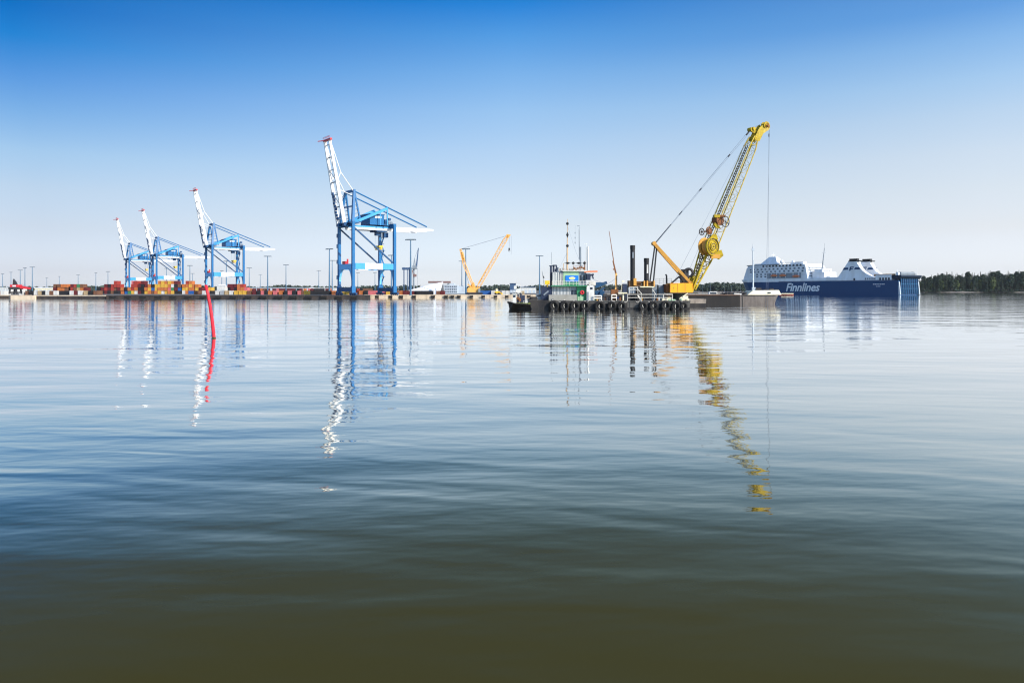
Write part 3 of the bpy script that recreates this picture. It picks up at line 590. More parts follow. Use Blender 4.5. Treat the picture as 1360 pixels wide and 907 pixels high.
# ------------------------------------------------------------------ yellow crawler crane on the pale quay
D = 486
t = thing('crawler_crane', 'yellow crawler crane with long lattice boom and raised rear mast on the pale quay', 'crane', (X(630, D), D, DECK))
for dy in (-3, 3):
    m = MB(); pts = [(X(620, D), D + dy - .5, DECK + .1), (X(640, D), D + dy - .5, DECK + .1), (X(641.5, D), D + dy - .5, DECK + .8), (X(640, D), D + dy - .5, DECK + 1.4), (X(620, D), D + dy - .5, DECK + 1.4), (X(618.5, D), D + dy - .5, DECK + .8)]
    m.prism(pts, (0, 1.0, 0)); m.build('track', dark_steel, t)
m = MB(); m.box((X(622, D), D - 2.2, DECK + 1.5), (X(637, D), D + 2.2, DECK + 4.6)).box((X(620.5, D), D - 2, DECK + 1.7), (X(623, D), D + 2, DECK + 4.0)); m.build('machinery_house', crawler_yellow, t)
m = MB(); m.box((X(635.5, D), D - 3.4, DECK + 1.6), (X(638.2, D), D - 2.21, DECK + 4.0)); m.build('cab', cabin_grey, t)
m = MB(); m.prism([P(622, 382, D), P(629.5, 374.5, D), P(630.5, 379, D), P(634, 384, D), P(626, 385, D)], (0, 1.4, 0)); m.bar(P(621, 377.5, D), P(631, 385, D), 0.8); m.build('gantry', crawler_yellow, t)
m = MB(); m.lattice(P(633.5, 384, D), P(637.5, 377, D), 1.0, 0.8, 2.2, 2.2, 2, 0.16, 0.08, (0, 1, 0)); m.lattice(P(637.5, 377, D), P(671.5, 318, D), 2.2, 2.2, 2.2, 2.2, 14, 0.2, 0.10, (0, 1, 0)); m.lattice(P(671.5, 318, D), P(675.5, 312.5, D), 2.2, 2.2, 1.2, 1.2, 2, 0.2, 0.10, (0, 1, 0)); m.build('boom', crawler_yellow, t)
m = MB(); m.bar(P(637.5, 376.5, D) + Vector((-.6, -.4, 0)), P(671, 317.5, D) + Vector((-1.1, -.4, 0)), 0.5, 0.4); m.build('boom_walkway', gantry_ochre, t)
m = MB(); m.prism([P(671.5, 315, D), P(673, 311, D), P(678.5, 312, D), P(675, 316.5, D)], (0, 1.4, 0)); m.build('boom_head', crawler_yellow, t)
m = MB(); m.lattice(P(629, 381, D), P(617, 352, D), 1.2, 0.9, 2.4, 1.8, 7, 0.18, 0.09, (0, 1, 0)); m.lattice(P(617, 352, D), P(611.5, 331, D), 2.4, 1.8, 1.6, 0.9, 5, 0.18, 0.09, (0, 1, 0)); m.bar(P(616, 346, D), P(613, 335, D), 2.0, 1.1); m.build('mast', crawler_yellow, t)
m = MB(); m.tube(P(611.5, 331, D), P(674, 313, D), 0.10, n=4).tube(P(611.5, 331.5, D), P(623, 379, D), 0.10, n=4).tube(P(676.3, 313.5, D), P(676.3, 330, D), 0.08, n=4).tube(P(679, 313.5, D), P(679, 338, D), 0.06, n=4); m.build('cable', rope, t)
m = MB(); m.cbox(P(676.3, 331, D), (1.0, 0.8, 1.4)).torus(P(676.3, 333, D), (0, 1, 0), 0.5, 0.15, 10, 5); m.build('hook_block', dark_steel, t)

# ------------------------------------------------------------------ ro-ro passenger ship
SD, SA = 725.0, R(63.3)
t = thing('ferry', 'large blue and white passenger and car ferry steaming away at right', 'ship', (X(1193, SD), SD, 0), math.atan2(math.sin(SA), -math.cos(SA)))
ship = t
# local frame: +X to the bow, +Y to port (the side we see); the port stern corner is the origin, centre line at y = -15
SB = lambda n, mb, m, p=None: mb.build(n, m, p or ship, local=True)
def loft(secs, z0, z1, c=-15.0):
    """secs: (x_low, x_high, halfbeam_low, halfbeam_high)"""
    m = MB(); vs = []; n = len(secs)
    for (xl, xh, bl, bh) in secs: vs += [(xl, c + bl, z0), (xh, c + bh, z1), (xh, c - bh, z1), (xl, c - bl, z0)]
    fs = []
    for i in range(n - 1):
        for j in range(4): fs.append((i*4+j, (i+1)*4+j, (i+1)*4+(j+1) % 4, i*4+(j+1) % 4))
    fs += [(3, 2, 1, 0), tuple((n-1)*4 + j for j in range(4))]
    return m.add(vs, fs)
HX = [(0, 0, 14.4, 15), (20, 20, 15, 15), (150, 150, 15, 15), (180, 182, 12.5, 14.4), (200, 204, 7.5, 11.5), (210, 214, 3, 7.5), (214, 219.5, 0.4, 2.5)]
SB('hull', loft(HX, -1.5, 14.4), ship_blue)
SB('upper_strake', loft([(7.02, 7.02, 15.02, 15.02), (20, 20, 15.02, 15.02), (150, 150, 15.02, 15.02), (182, 183, 14.42, 14.5), (204, 206, 11.52, 11.8), (214, 216.5, 7.52, 8.2), (219.5, 222.0, 2.5, 2.8)], 14.402, 17.5), ship_white)
m = MB(); m.box((1, 0.05, 14.55), (150, 0.16, 14.95)); SB('rubbing_strake', m, ship_blue)
SB('superstructure', loft([(109, 112, 15, 15), (180, 180, 14.6, 14.6), (197, 197, 13.4, 13.2), (213.5, 206.5, 8.0, 9.0)], 17.502, 31.6), ship_white)
SB('upper_deck_house', loft([(113, 114, 14.2, 14.2), (180, 180, 14.0, 14.0), (197, 197, 12.6, 12.4), (206, 204.6, 8.8, 8.8)], 31.602, 34.0), ship_white)
m = MB(); m.add([], []); SB('bridge_wing', loft([(150, 150, 15.6, 15.6), (196, 196, 13.6, 13.6), (206.4, 206.4, 9.2, 9.2)], 33.99, 34.9), ship_grey)
SB('monkey_island', loft([(158, 166, 7, 1.5), (186, 176, 7, 1.5)], 34.902, 44.0, -13), ship_white)
for x_, y_, r_ in ((155, -10, 2.4), (143, -15, 2.0)): m = MB(); m.sphere((x_, y_, 35.1 + r_), r_, 12, 8).tube((x_, y_, 34.9), (x_, y_, 36.2), .8); SB('radome', m, ship_white)
m = MB(); m.tube((171, -13, 44), (171, -13, 49), 0.35, 0.15).bar((171, -16, 46), (171, -10, 46), 0.25); SB('radar_mast', m, ship_white)
# lifeboat recess with boats
m = MB(); m.box((118, -2.0, 18.2), (168, 0.10, 24.4)); rc = SB('lifeboat_recess', m, ship_grey)
for k, x in enumerate((157, 144, 125)):
    m = MB(); m.sphere((x, 0.5, 21.6 - (1.2 if k == 2 else 0)), 1.7, 12, 8, (3.2, 0.9, 0.75)); m.sphere((x, 0.5, 22.2 - (1.2 if k == 2 else 0)), 1.3, 12, 8, (3.2, 0.9, 0.8)); SB('lifeboat', m, lifeboat_orange)
    m = MB(); m.bar((x - 4, 0.4, 19), (x - 4, 0.4, 25.5), 0.5).bar((x + 4, 0.4, 19), (x + 4, 0.4, 25.5), 0.5).bar((x - 4.5, 0.5, 25.5), (x + 4.5, 0.5, 25.5), 0.5); SB('davit', m, ship_white)
m = MB(); m.bar((116, 0.1, 24.6), (169, 0.1, 24.6), 0.35, 0.5).bar((116, 0.1, 18.1), (169, 0.1, 18.1), 0.35, 0.4); SB('recess_rail', m, ship_white)
for z in (22.0, 25.1, 27.9, 31.5):                                # deck edges, grey so that their shadow lines are in the colour
    m = MB(); m.add([(113, 0.16, z), (180, -0.24, z), (197, -1.5, z), (197, -1.8, z), (180, -0.6, z), (113, -0.2, z), (113, 0.16, z + .28), (180, -0.24, z + .28), (197, -1.5, z + .28), (197, -1.8, z + .28), (180, -0.6, z + .28), (113, -0.2, z + .28)],
        [(0, 1, 7, 6), (1, 2, 8, 7), (2, 3, 9, 8), (3, 4, 10, 9), (4, 5, 11, 10), (5, 0, 6, 11), (6, 7, 8, 9, 10, 11), (5, 4, 3, 2, 1, 0)]); SB('deck_edge_shadow', m, ship_grey if z > 31 else facade_grey)
m = MB(); m.rail([(114, -1.2, 34.9), (150, -1.2, 34.9)], 1.3, .12, 2, 4.0); SB('deck_railing', m, ship_white)
for q_ in (((119, -9, 34.02), (131, -4, 36.6)), ((133, -20, 34.02), (139, -6, 36.0)), ((186, -19, 34.92), (198, -10, 36.4))): m = MB(); m.box(*q_); SB('roof_plant', m, ship_white)
ship_glass = paint('ship_glass', (0.045, 0.07, 0.11), 0.2, 0.1)
# windows: individual panes on the port side and front
wbox = MB(); wbox.box((-1.3, -0.05, -0.7), (1.3, 0.08, 0.7)); wme = None
def yside(x): 
    return 0.0 if x <= 112 else (-0.4 * (x - 112) / 68 if x <= 180 else (-0.4 - 1.3 * (x - 180) / 17))
wins = []
for z, xs in ((29.3, [115 + 6.2 * k for k in range(14)]), (26.4, [116 + 6.6 * k for k in range(13)]), (23.4, [171 + 6.6 * k for k in range(5)]), (20.6, [171 + 6.6 * k for k in range(5)])):
    wins += [(x, z) for x in xs if x < 197]
for x, z in wins:
    o = SB('window', wbox, ship_glass) if wme is None else bpy.data.objects.new('window', wme)
    if wme is None: wme = o.data
    else: col.objects.link(o); o.parent = ship
    o.location = (x, yside(x) + 0.06, z)
m = MB(); m.box((116, -0.95, 31.9), (178, -0.68, 33.7)); SB('deck_window_band', m, glass_dark)
m = MB()
for k in range(13): m.box((115.8 + 5.0 * k, -0.69, 31.85), (118 + 5.0 * k, -0.6, 33.75))
SB('window_mullion', m, ship_white)
m = MB(); m.prism([(205.6, -21, 32.3), (205.6, -8.2, 32.3), (205.2, -8.4, 33.6), (205.2, -20.8, 33.6)], (0.1, 0, 0)); m.box((181, -1.2, 32.3), (203, -1.0, 33.6)) if False else None; SB('bridge_window_band', m, glass_dark)
for z in (20, 23.2, 26.4, 29.4):
    x = 109 + (z - 17.5) / 14.1 * 3
    m = MB(); m.box((x - .35, -28, z), (x + .4, -3, z + 1.1)); SB('aft_shadow_band', m, ship_grey)  # grey bands standing for window rows and the shadow lines of the decks
# aft house, leaning mast
m = MB(); m.box((92, -24, 17.502), (108, -6, 24.5)).box((96, -22, 24.5), (107, -8, 28.0)).box((88, -20, 17.51), (92, -10, 20.5)); ah = SB('aft_house', m, ship_white)
for yy in (-20, -17, -14, -11):
    m = MB(); m.box((95.9, yy, 25.4), (95.98, yy + 1.6, 26.6)); SB('window', m, glass_dark, ah)
m = MB(); m.tube((100, -12, 28), (97, -12, 50.5), 0.7, 0.3, 8).bar((97.6, -15, 45.5), (97.6, -9, 45.5), 0.3).tube((97, -12, 50.5), (97, -12, 56), 0.12, n=5); SB('aft_mast', m, ship_grey)
# twin funnels with swept casings
for yo, nm in ((-5.4, 'p'), (-25.0, 's')):
    pts = [(71, yo, 17.505), (57.5, yo, 34.2), (47.5, yo, 34.2), (46.0, yo, 31.5), (43.5, yo, 28.0), (40, yo, 24.2), (35, yo, 21.0), (29, yo, 18.6), (25, yo, 17.505)]
    m = MB(); m.prism(pts, (0, 4.6, 0)); fn = SB('funnel', m, ship_white)
    m = MB()
    for k in range(4): m.box((56.9 - 2.6 * k, yo + 0.8, 34.2), (55.2 - 2.6 * k, yo + 3.8, 37.3))
    m.prism([(58, yo + 0.3, 34.2), (45, yo + 0.3, 34.2), (44, yo + 0.3, 35.2), (57.5, yo + 0.3, 35.2)], (0, 4.0, 0)); SB('exhaust_pipe', m, exhaust_black, fn)
    m = MB()
    for (xa, xb) in ((64.2, 57.5), (50.5, 43.0)): m.prism([(xa, yo + 4.55, 26.0), (xb, yo + 4.55, 26.0), (xb if xb > 50 else xb + 1.2, yo + 4.55, 28.2), (xa - 1.6, yo + 4.55, 28.2)], (0, 0.2, 0))
    m.prism([(56.4, yo + 4.55, 24.8), (54.8, yo + 4.55, 24.8), (53.6, yo + 4.55, 29.0), (55.2, yo + 4.55, 29.0)], (0, 0.2, 0)); m.prism([(55.2, yo + 4.55, 27.9), (50.9, yo + 4.55, 27.9), (50.7, yo + 4.55, 29.0), (55.2, yo + 4.55, 29.0)], (0, 0.2, 0)); m.prism([(55.6, yo + 4.55, 26.1), (52.0, yo + 4.55, 26.1), (51.7, yo + 4.55, 27.1), (55.3, yo + 4.55, 27.1)], (0, 0.2, 0)); SB('funnel_emblem', m, ship_blue, fn)
    if nm == 's': m = MB(); m.prism([(66, yo + 0.01, 25.6), (42, yo + 0.01, 25.6), (43, yo + 0.01, 28.2), (64, yo + 0.01, 28.2)], (0, -0.3, 0)); SB('funnel_stripe', m, ship_blue, fn)
m = MB(); m.box((35, -22, 17.502), (66, -9, 20.0)); SB('casing_deck', m, ship_white)
for q_ in (((67, -2.0, 17.51), (88, -0.4, 18.6)), ((7.5, -0.5, 17.51), (25, -0.1, 20.0))): m = MB(); m.box(*q_); SB('bulwark', m, ship_white)
# deck cargo and aft structures
for k, x in enumerate((8, 15.5, 23)):
    m = MB(); m.box((x, -7, 17.51), (x + 7, -4.4, 20.9)); m.box((x + 0.3, -6.8, 17.51), (x + 1.5, -4.6, 21.0)); SB('deck_trailer', m, cargo_brown)
m = MB(); m.prism([(-3.2, -30.3, 18.0), (-0.9, -30.3, 15.6), (7, -30.3, 15.6), (7, -30.3, 19.4), (-3.2, -30.3, 19.4)], (0, 30.4, 0)); SB('stern_overhang', m, paint('stern_navy', (0.006, 0.018, 0.04), 0.6, 0.3))
m = MB(); m.box((0.5, -25, 19.41), (6, -5, 22.6)); m.rail([(0.4, -27, 19.4), (0.4, -3, 19.4)], 1.4, 0.12); SB('stern_house', m, cabin_grey)
m = MB(); m.bar((0.5, -28, 19.4), (0.5, -28, 26), 0.3).bar((3, -3, 19.4), (3, -3, 25), 0.3).cbox((3, -3.5, 20.8), (2.5, 2.5, 2.8)); SB('ensign_staff', m, ship_white)
m = MB(); m.prism([(-0.3, -28, 0.8), (-0.3, -2.2, 0.8), (-0.9, -2.2, 16.8), (-0.9, -28, 16.8)], (0.25, 0, 0)); rp = SB('stern_ramp', m, ramp_blue)
m = MB()
for k in range(10):
    y = -27.4 + k * 2.75; m.bar((-0.55, y, 1.2), (-1.15, y, 16.4), 0.6, 0.42, up=(0, 1, 0))
for z in (6.5, 11): m.bar((-0.8, -28, z), (-0.8, -2.2, z), 0.3, 0.5)
SB('ramp_rib', m, paint('ramp_rib', (0.010, 0.095, 0.21), 0.4, 0.3), rp)
for y in (-30.1, -1.7):
    m = MB(); m.prism([(-2.0, y + .4, 0.4), (0.2, y + .4, 0.4), (0.2, y + .4, 13.2), (-0.7, y + .4, 13.2)], (0, 1.1, 0)); SB('stern_fin', m, facade_grey)
m = MB()
for k in range(4): m.box((9 + k * 3.2, 0.03, 14.6), (11 + k * 3.2, 0.14, 17.2))
for k in range(6): m.box((25 + k * 2.2, 0.03, 15.3), (26 + k * 2.2, 0.1, 17.3))
m.box((48.5, 0.03, 14.8), (50.5, 0.12, 17.2)); SB('side_opening', m, glass_dark)
def lettering(body, x0, x1, z0, z1, y, shear, mat, parent, bold):
    cu = bpy.data.curves.new('lettering', 'FONT'); cu.body = body; cu.extrude = 0.01; cu.shear = shear; cu.offset = bold; cu.resolution_u = 3; cu.space_character = 0.98
    tmp = bpy.data.objects.new('lettering_source', cu); col.objects.link(tmp)
    bpy.context.view_layer.update(); dg = bpy.context.evaluated_depsgraph_get(); me = bpy.data.meshes.new_from_object(tmp.evaluated_get(dg)); bpy.data.objects.remove(tmp)
    xs = [v.co.x for v in me.vertices]; ys = [v.co.y for v in me.vertices]; a, b, c, d = min(xs), max(xs), min(ys), max(ys)
    for v in me.vertices:
        X_ = x0 + (v.co.x - a) / (b - a) * (x1 - x0); Z_ = z0 + (v.co.y - c) / (d - c) * (z1 - z0); v.co = (X_, y + v.co.z * 8, Z_)
    me.materials.clear(); me.materials.append(mat); o = bpy.data.objects.new('lettering', me); col.objects.link(o); o.parent = parent; WM[o] = WM[parent]; return o
lettering('Finnlines', 139.5, 92.5, 3.6, 12.8, 0.18, 0.28, ship_white, ship, 0.02)
m = MB()
for k in range(7): m.box((27.5 - k * 1.9, 0.03, 10.4), (26.2 - k * 1.9, 0.12, 11.2))
for k in range(3): m.box((24 - k * 1.7, 0.03, 8.4), (22.9 - k * 1.7, 0.12, 9.0))
SB('name_marking', m, ship_white)

# ------------------------------------------------------------------ islands and woods
def far_tree(mb, base, h, w_, kind, nf, fs):
    for k in range(nf):
        t_ = rnd.random()
        if kind == 'c':
            z = 0.12 + 0.88 * t_ ** 1.1; rr = w_ * (1.02 - z) * math.sqrt(rnd.random()) * (0.75 + 0.35 * math.sin(z * 40))
        else:
            z = 0.15 + 0.85 * t_; rr = w_ * math.sin(math.pi * min(0.97, max(0.12, (z - 0.08)))) ** 0.6 * math.sqrt(rnd.random())
        a = rnd.random() * 6.283; c = Vector(base) + Vector((rr * math.cos(a), rr * math.sin(a), z * h))
        s = fs * rnd.uniform(0.6, 1.3) * ((1.2 - 0.85 * z) if kind == 'c' else 1.0); u = Vector((rnd.uniform(-1, 1), rnd.uniform(-1, 1), rnd.uniform(-.6, .6))).normalized(); v = u.cross(Vector((rnd.uniform(-1, 1), rnd.uniform(-1, 1), rnd.uniform(-1, 1)))).normalized()
        if kind == 'c': u = Vector((math.cos(a), math.sin(a), -0.35)); v = Vector((-math.sin(a), math.cos(a), rnd.uniform(-.3, .3)))
        mb.add([c - u*s*.6 - v*s*.5, c + u*s*.7 - v*s*.35, c + u*s*.8 + v*s*.3, c - u*s*.5 + v*s*.6], [(0, 1, 2, 3)])
    return mb
def hill(name, px0, px1, D, depth, top, label, zr=2.5):
    x0, x1 = X(px0, D), X(px1, D); nx, ny = 60, 10; vs = []; fs = []
    for j in range(ny + 1):
        for i in range(nx + 1):
            u, v = i / nx, j / ny; z = top * math.sin(math.pi * min(1, max(0, v))) ** 0.7 * (min(1, u * 9, (1 - u) * 9)) - 0.4 + rnd.uniform(-.5, .5) * (0 < v < 1) + (1.0 if j == 1 else 0)
            vs.append((x0 + (x1 - x0) * u, D + depth * v + 14 * math.sin(u * 23) * (1 - v), z))
    for j in range(ny):
        for i in range(nx): fs.append((j*(nx+1)+i, j*(nx+1)+i+1, (j+1)*(nx+1)+i+1, (j+1)*(nx+1)+i))
    m = MB(); m.add(vs, fs); return tag(m.build(name, rock), label, None, None, 'structure')
hill('terrain', 1208, 1560, 1750, 420, 9, 'low rocky wooded shore at the right edge')
hill('terrain', 905, 1010, 1650, 260, 5, 'wooded islet behind the barge')
hill('terrain', -300, 935, 2700, 300, 5, 'far wooded mainland behind the terminal')
# the tree kinds of the right shore
PROT = []
for kind, h, w_, lab, mat in (('c', 20, 2.4, 'dark spruce', needle_green), ('c', 22, 3.3, 'broad spruce', needle_green), ('p', 19, 3.4, 'pine', needle_green), ('b', 15, 3.8, 'birch', leaf_green)):
    crown = MB(); far_tree(crown, (0, 0, 0 if kind != 'p' else 4), h if kind != 'p' else h - 4, w_, 'c' if kind == 'c' else 'b', 460, 1.1)
    tr_ = MB(); tr_.tube((0, 0, -0.5), (0.1, 0, h * 0.55), 0.32, 0.18, 7).tube((0.1, 0, h * 0.55), (0, 0.1, h * 0.96), 0.18, 0.05, 6)
    for k in range(5): a = k * 2.4; tr_.tube((0, 0, h * (0.35 + 0.1 * k)), (math.cos(a) * w_ * 0.55, math.sin(a) * w_ * 0.55, h * (0.38 + 0.1 * k)), 0.1, 0.04, 4)
    PROT.append((lab, crown, tr_, mat, h))
TNAME = ['spruce_tree', 'spruce_tree', 'pine_tree', 'birch_tree']
TL = ['narrow dark spruce in the wood on the shore at the right', 'broad dark spruce in the wood on the shore at the right', 'round topped pine in the wood on the shore at the right', 'pale leafy birch in the wood on the shore at the right']
def ytop(px):
    pts = [(1212, 373), (1225, 371.5), (1240, 368), (1250, 364.5), (1262, 363.5), (1275, 366), (1285, 364), (1300, 365), (1312, 362.5), (1322, 365), (1340, 363.5), (1356, 362), (1400, 362.5), (1560, 364)]
    for (a, b), (c, d) in zip(pts, pts[1:]):
        if a <= px <= c: return b - 2.2 + (d - b) * (px - a) / (c - a)
    return 362
made = {}
px = 1209.0; i = 0
spots = []
while px < 1375:
    spots.append((px, 1790 + rnd.uniform(0, 70), rnd.uniform(0, 2.6))); spots.append((px + rnd.uniform(-1, 1), 1765 + rnd.uniform(-4, 20), rnd.uniform(3.5, 11)))
    px += rnd.uniform(1.2, 1.9)
for px, D, drop in spots:
    k = rnd.choice([0, 0, 0, 1, 1, 2]) if drop < 4 else rnd.choice([0, 0, 1, 1, 2, 3])
    lab, crown, tr_, mat, h = PROT[k]
    if k not in made:
        o = thing(TNAME[k], TL[k], 'tree', (0, 0, 0), 0, 'trees on the wooded shore at right'); crown.build('crown', mat, o, local=True); tr_.build('trunk', bark, o, local=True); made[k] = o
    else: o = copy_tree(made[k])
    zb = 2.0 + (D - 1760) * 0.06; ht = Z(ytop(px) + drop + rnd.choice([-2.4, -0.8, 0.0, 0.8, 1.6, 2.4]), D) - zb; s = max(0.3, ht / h)
    o.location = (X(px, D), D, zb); o.scale = (s * rnd.uniform(.8, 1.05), s * rnd.uniform(.8, 1.05), s); o.rotation_euler.z = rnd.random() * 6
m = MB()
px = 1209
while px < 1560:
    D = 1890 + rnd.uniform(0, 120); zt = Z(ytop(px) + rnd.uniform(2.8, 5.5), D); far_tree(m, (X(px, D), D, 4), zt - 4, 4.2, rnd.choice('ccb'), 170, 1.9); px += rnd.uniform(0.5, 1.0)
px = 1375
while px < 1560:
    D = 1790 + rnd.uniform(0, 60); far_tree(m, (X(px, D), D, 2), Z(ytop(px) + rnd.uniform(0, 6), D) - 2, 4.5, rnd.choice('cb'), 130, 2.3); px += rnd.uniform(1.0, 2.0)
px = 1209
while px < 1560:
    D = 1758 + rnd.uniform(0, 12); far_tree(m, (X(px, D), D, 0.8), rnd.uniform(3, 8), 3.4, rnd.choice('bcc'), 70, 1.6); px += rnd.uniform(0.8, 1.6)
tag(m.build('woods', needle_green), 'dense dark wood filling the shore at right behind the single trees', None, None, 'stuff')
def islet_top(px):
    pts = [(905, 380), (920, 378.5), (930, 377.5), (942, 375.2), (950, 374.0), (962, 374.8), (972, 375), (980, 376), (1010, 380)]
    for (a, b), (c, d) in zip(pts, pts[1:]):
        if a <= px <= c: return b + (d - b) * (px - a) / (c - a)
    return 380
m = MB(); px = 906
while px < 1009:
    for dd in (0, 60, 130):
        D = 1670 + dd + rnd.uniform(0, 30); far_tree(m, (X(px, D), D, 1.0), max(4, Z(islet_top(px) + rnd.uniform(0, 2.4) + (dd == 0) * rnd.uniform(2, 5), D) - 1), 5.0, rnd.choice('cbb'), 90, 2.2)
    px += rnd.uniform(0.9, 1.8)
tag(m.build('woods', far_green), 'dark green wood covering the islet behind the barge and dredger boom', None, None, 'stuff')
m = MB(); px = -60
while px < 925:
    for dd in (0, 120):
        D = 2760 + dd + rnd.uniform(0, 60); tp = 380.4 + 1.0 * math.sin(px * 0.045) + 0.7 * math.sin(px * 0.11 + 1) - (1.2 if 700 < px else 0)
        far_tree(m, (X(px, D), D, 3), max(3, Z(tp + rnd.uniform(-0.8, 1.6), D) - 3), 7.5, rnd.choice('cbb'), 34, 4.6)
    px += rnd.uniform(1.6, 3.0)
tag(m.build('treeline', far_green), 'far dark treeline behind the container terminal', None, None, 'stuff')

# ------------------------------------------------------------------ hopper barge and boats behind it
BD = 250.0
t = thing('barge', 'long dark hopper barge with a cream raised bow, moored behind the dredger', 'barge', (X(960, BD), BD, 0)); D = BD
bt = Z(391.8, D); 
m = MB(); m.prism([(X(800, D), D, -0.6), (X(983, D), D, -0.6), (X(983, D), D, bt), (X(800, D), D, bt)], (0, 9, 0)); m.build('hull', barge_dark, t)
m = MB(); x0 = X(983, D); x1 = X(1030.5, D); x2 = X(1039, D)
m.add([(x0, D-.02, -.6), (x1 - 1, D + .3, -.6), (x1 + 1, D + 4.5, -.6), (x1 - 1, D + 8.7, -.6), (x0, D + 9.02, -.6), (x0, D-.02, bt - .05), (x2 - 1.2, D - .02, bt + .1), (x2, D + 4.5, bt + .1), (x2 - 1.2, D + 9.02, bt + .1), (x0, D + 9.02, bt - .05)],
      [(0, 1, 6, 5), (1, 2, 7, 6), (2, 3, 8, 7), (3, 4, 9, 8), (5, 6, 7, 8, 9), (4, 3, 2, 1, 0), (0, 5, 9, 4)]); m.build('bow', barge_pale, t)
m = MB(); m.box((X(885, D), D - .25, Z(392.6, D)), (X(983, D), D + .4, Z(391.2, D))).box((X(885, D), D + 8.6, Z(392.6, D)), (X(983, D), D + 9.25, Z(391.2, D))); m.build('gunwale', deck_rust, t)
m = MB(); m.box((X(985.5, D), D - .12, -0.2), (X(986.6, D), D - .021, bt - .1))
m.box((X(984, D), D - .1, bt - .35), (X(1030, D), D - .022, bt - .15)); m.build('rubbing_strip', hull_black, t)
m = MB(); za, zb, zc = Z(391.6, D), Z(385.4, D), Z(386, D)
m.add([(X(993, D), D + .1, za), (X(1038.2, D), D + .3, za), (X(1038.2, D), D + 8.7, za), (X(993, D), D + 8.9, za), (X(1001.5, D), D + .8, zc), (X(1035.8, D), D + .9, zb), (X(1035.8, D), D + 8.1, zb), (X(1001.5, D), D + 8.2, zc)],
      [(3, 2, 1, 0), (4, 5, 6, 7), (0, 1, 5, 4), (1, 2, 6, 5), (2, 3, 7, 6), (3, 0, 4, 7)]); fd = m.build('raised_foredeck', cream, t)
m = MB(); m.box((X(1020.5, D), D + .18, Z(389.8, D)), (X(1024, D), D + .55, Z(388, D))); m.build('hawse_opening', glass_dark, fd)
m = MB(); m.rail([(X(1002, D), D + 1.2, zb), (X(1035, D), D + 1.2, zb)], 0.5, 0.03, 1, 2.0); m.cbox((X(1030, D), D + 4, zb + .3), (1.2, 1.2, .6)).cbox((X(1012, D), D + 4, zb + .35), (1.8, 1.6, .8)); m.build('windlass', dark_steel, fd)
m = MB(); m.tube((X(1005.2, D), D + 4, zc - .5), (X(1005, D), D + 4, Z(327, D)), 0.26, 0.14, 10).tube((X(1005.9, D), D + 4, zc), (X(1006.2, D), D + 4, Z(345, D)), 0.13, 0.1, 6).cbox((X(1005.3, D), D + 4, Z(331, D)), (0.8, 0.4, 0.7)).tube((X(1005, D), D + 4, Z(327, D)), (X(1005, D), D + 4, Z(323, D)), 0.06, n=5).cbox((X(1006, D), D + 4, Z(384, D)), (1.1, 1.0, 1.2)); m.build('mast', facade_grey, t)
m = MB()
for k in range(18):
    a = rnd.uniform(966, 996); m.cbox((X(a, D), D + rnd.uniform(2, 7), bt + rnd.uniform(0.1, 0.7)), (rnd.uniform(.6, 2.4), rnd.uniform(.6, 1.6), rnd.uniform(.3, .8)))
for k in range(6): m.bar((X(962 + k * 5, D), D + 3, bt + .6), (X(968 + k * 5, D), D + 6, bt + 1.2), 0.2)
m.build('deck_gear', dark_steel, t)
m = MB(); m.cbox((X(979, D), D + 1, bt + .3), (1.6, 1.0, .5)).cbox((X(984, D), D + 1.6, bt + .25), (1.2, .8, .4)); m.build('bollard', cabin_white, t)
# boats moored beyond
def small_boat(px0, px1, D, zt, hullm, cabm, label, cab=(0.45, 0.85), ch=1.6):
    t = thing('motor_boat', label, 'boat', (X((px0+px1)/2, D), D, 0)); x0, x1 = X(px0, D), X(px1, D); L = x1 - x0
    m = MB(); m.add([(x0 + .5, D + 1.4, -.3), (x1 - .3, D + .2, -.3), (x1 - .3, D + 2.6, -.3), (x0 - .4, D + 1.4, zt + .25), (x0 + L*.3, D, zt), (x1, D, zt), (x1, D + 2.8, zt), (x0 + L*.3, D + 2.8, zt)],
                    [(0, 1, 5, 4), (0, 4, 3), (0, 3, 7), (0, 7, 6, 2), (1, 2, 6, 5), (3, 4, 5, 6, 7), (0, 2, 1)]); m.build('hull', hullm, t)
    m = MB(); a, b = x0 + L*cab[0], x0 + L*cab[1]
    m.prism([(a, D + .5, zt), (b, D + .5, zt), (b - .2, D + .5, zt + ch), (a + .6, D + .5, zt + ch)], (0, 1.8, 0)); cb = m.build('cabin', cabm, t)
    m = MB(); m.box((a + .8, D + .42, zt + ch*.5), (b - .5, D + .49, zt + ch*.85)); m.build('window', glass_dark, cb)
    return t
small_boat(924, 955, 330, 1.9, lifeboat_orange, cabin_white, 'orange and white work boat seen over the barge, left of its dark gear', (0.55, 0.95), 2.2)
small_boat(1036, 1054.5, 700, 1.0, paint('boat_red', (0.22, 0.02, 0.025), 0.5, 0.4), cream, 'small dark red boat with a pale cabin just right of the barge bow', (0.1, 0.98), 1.1)
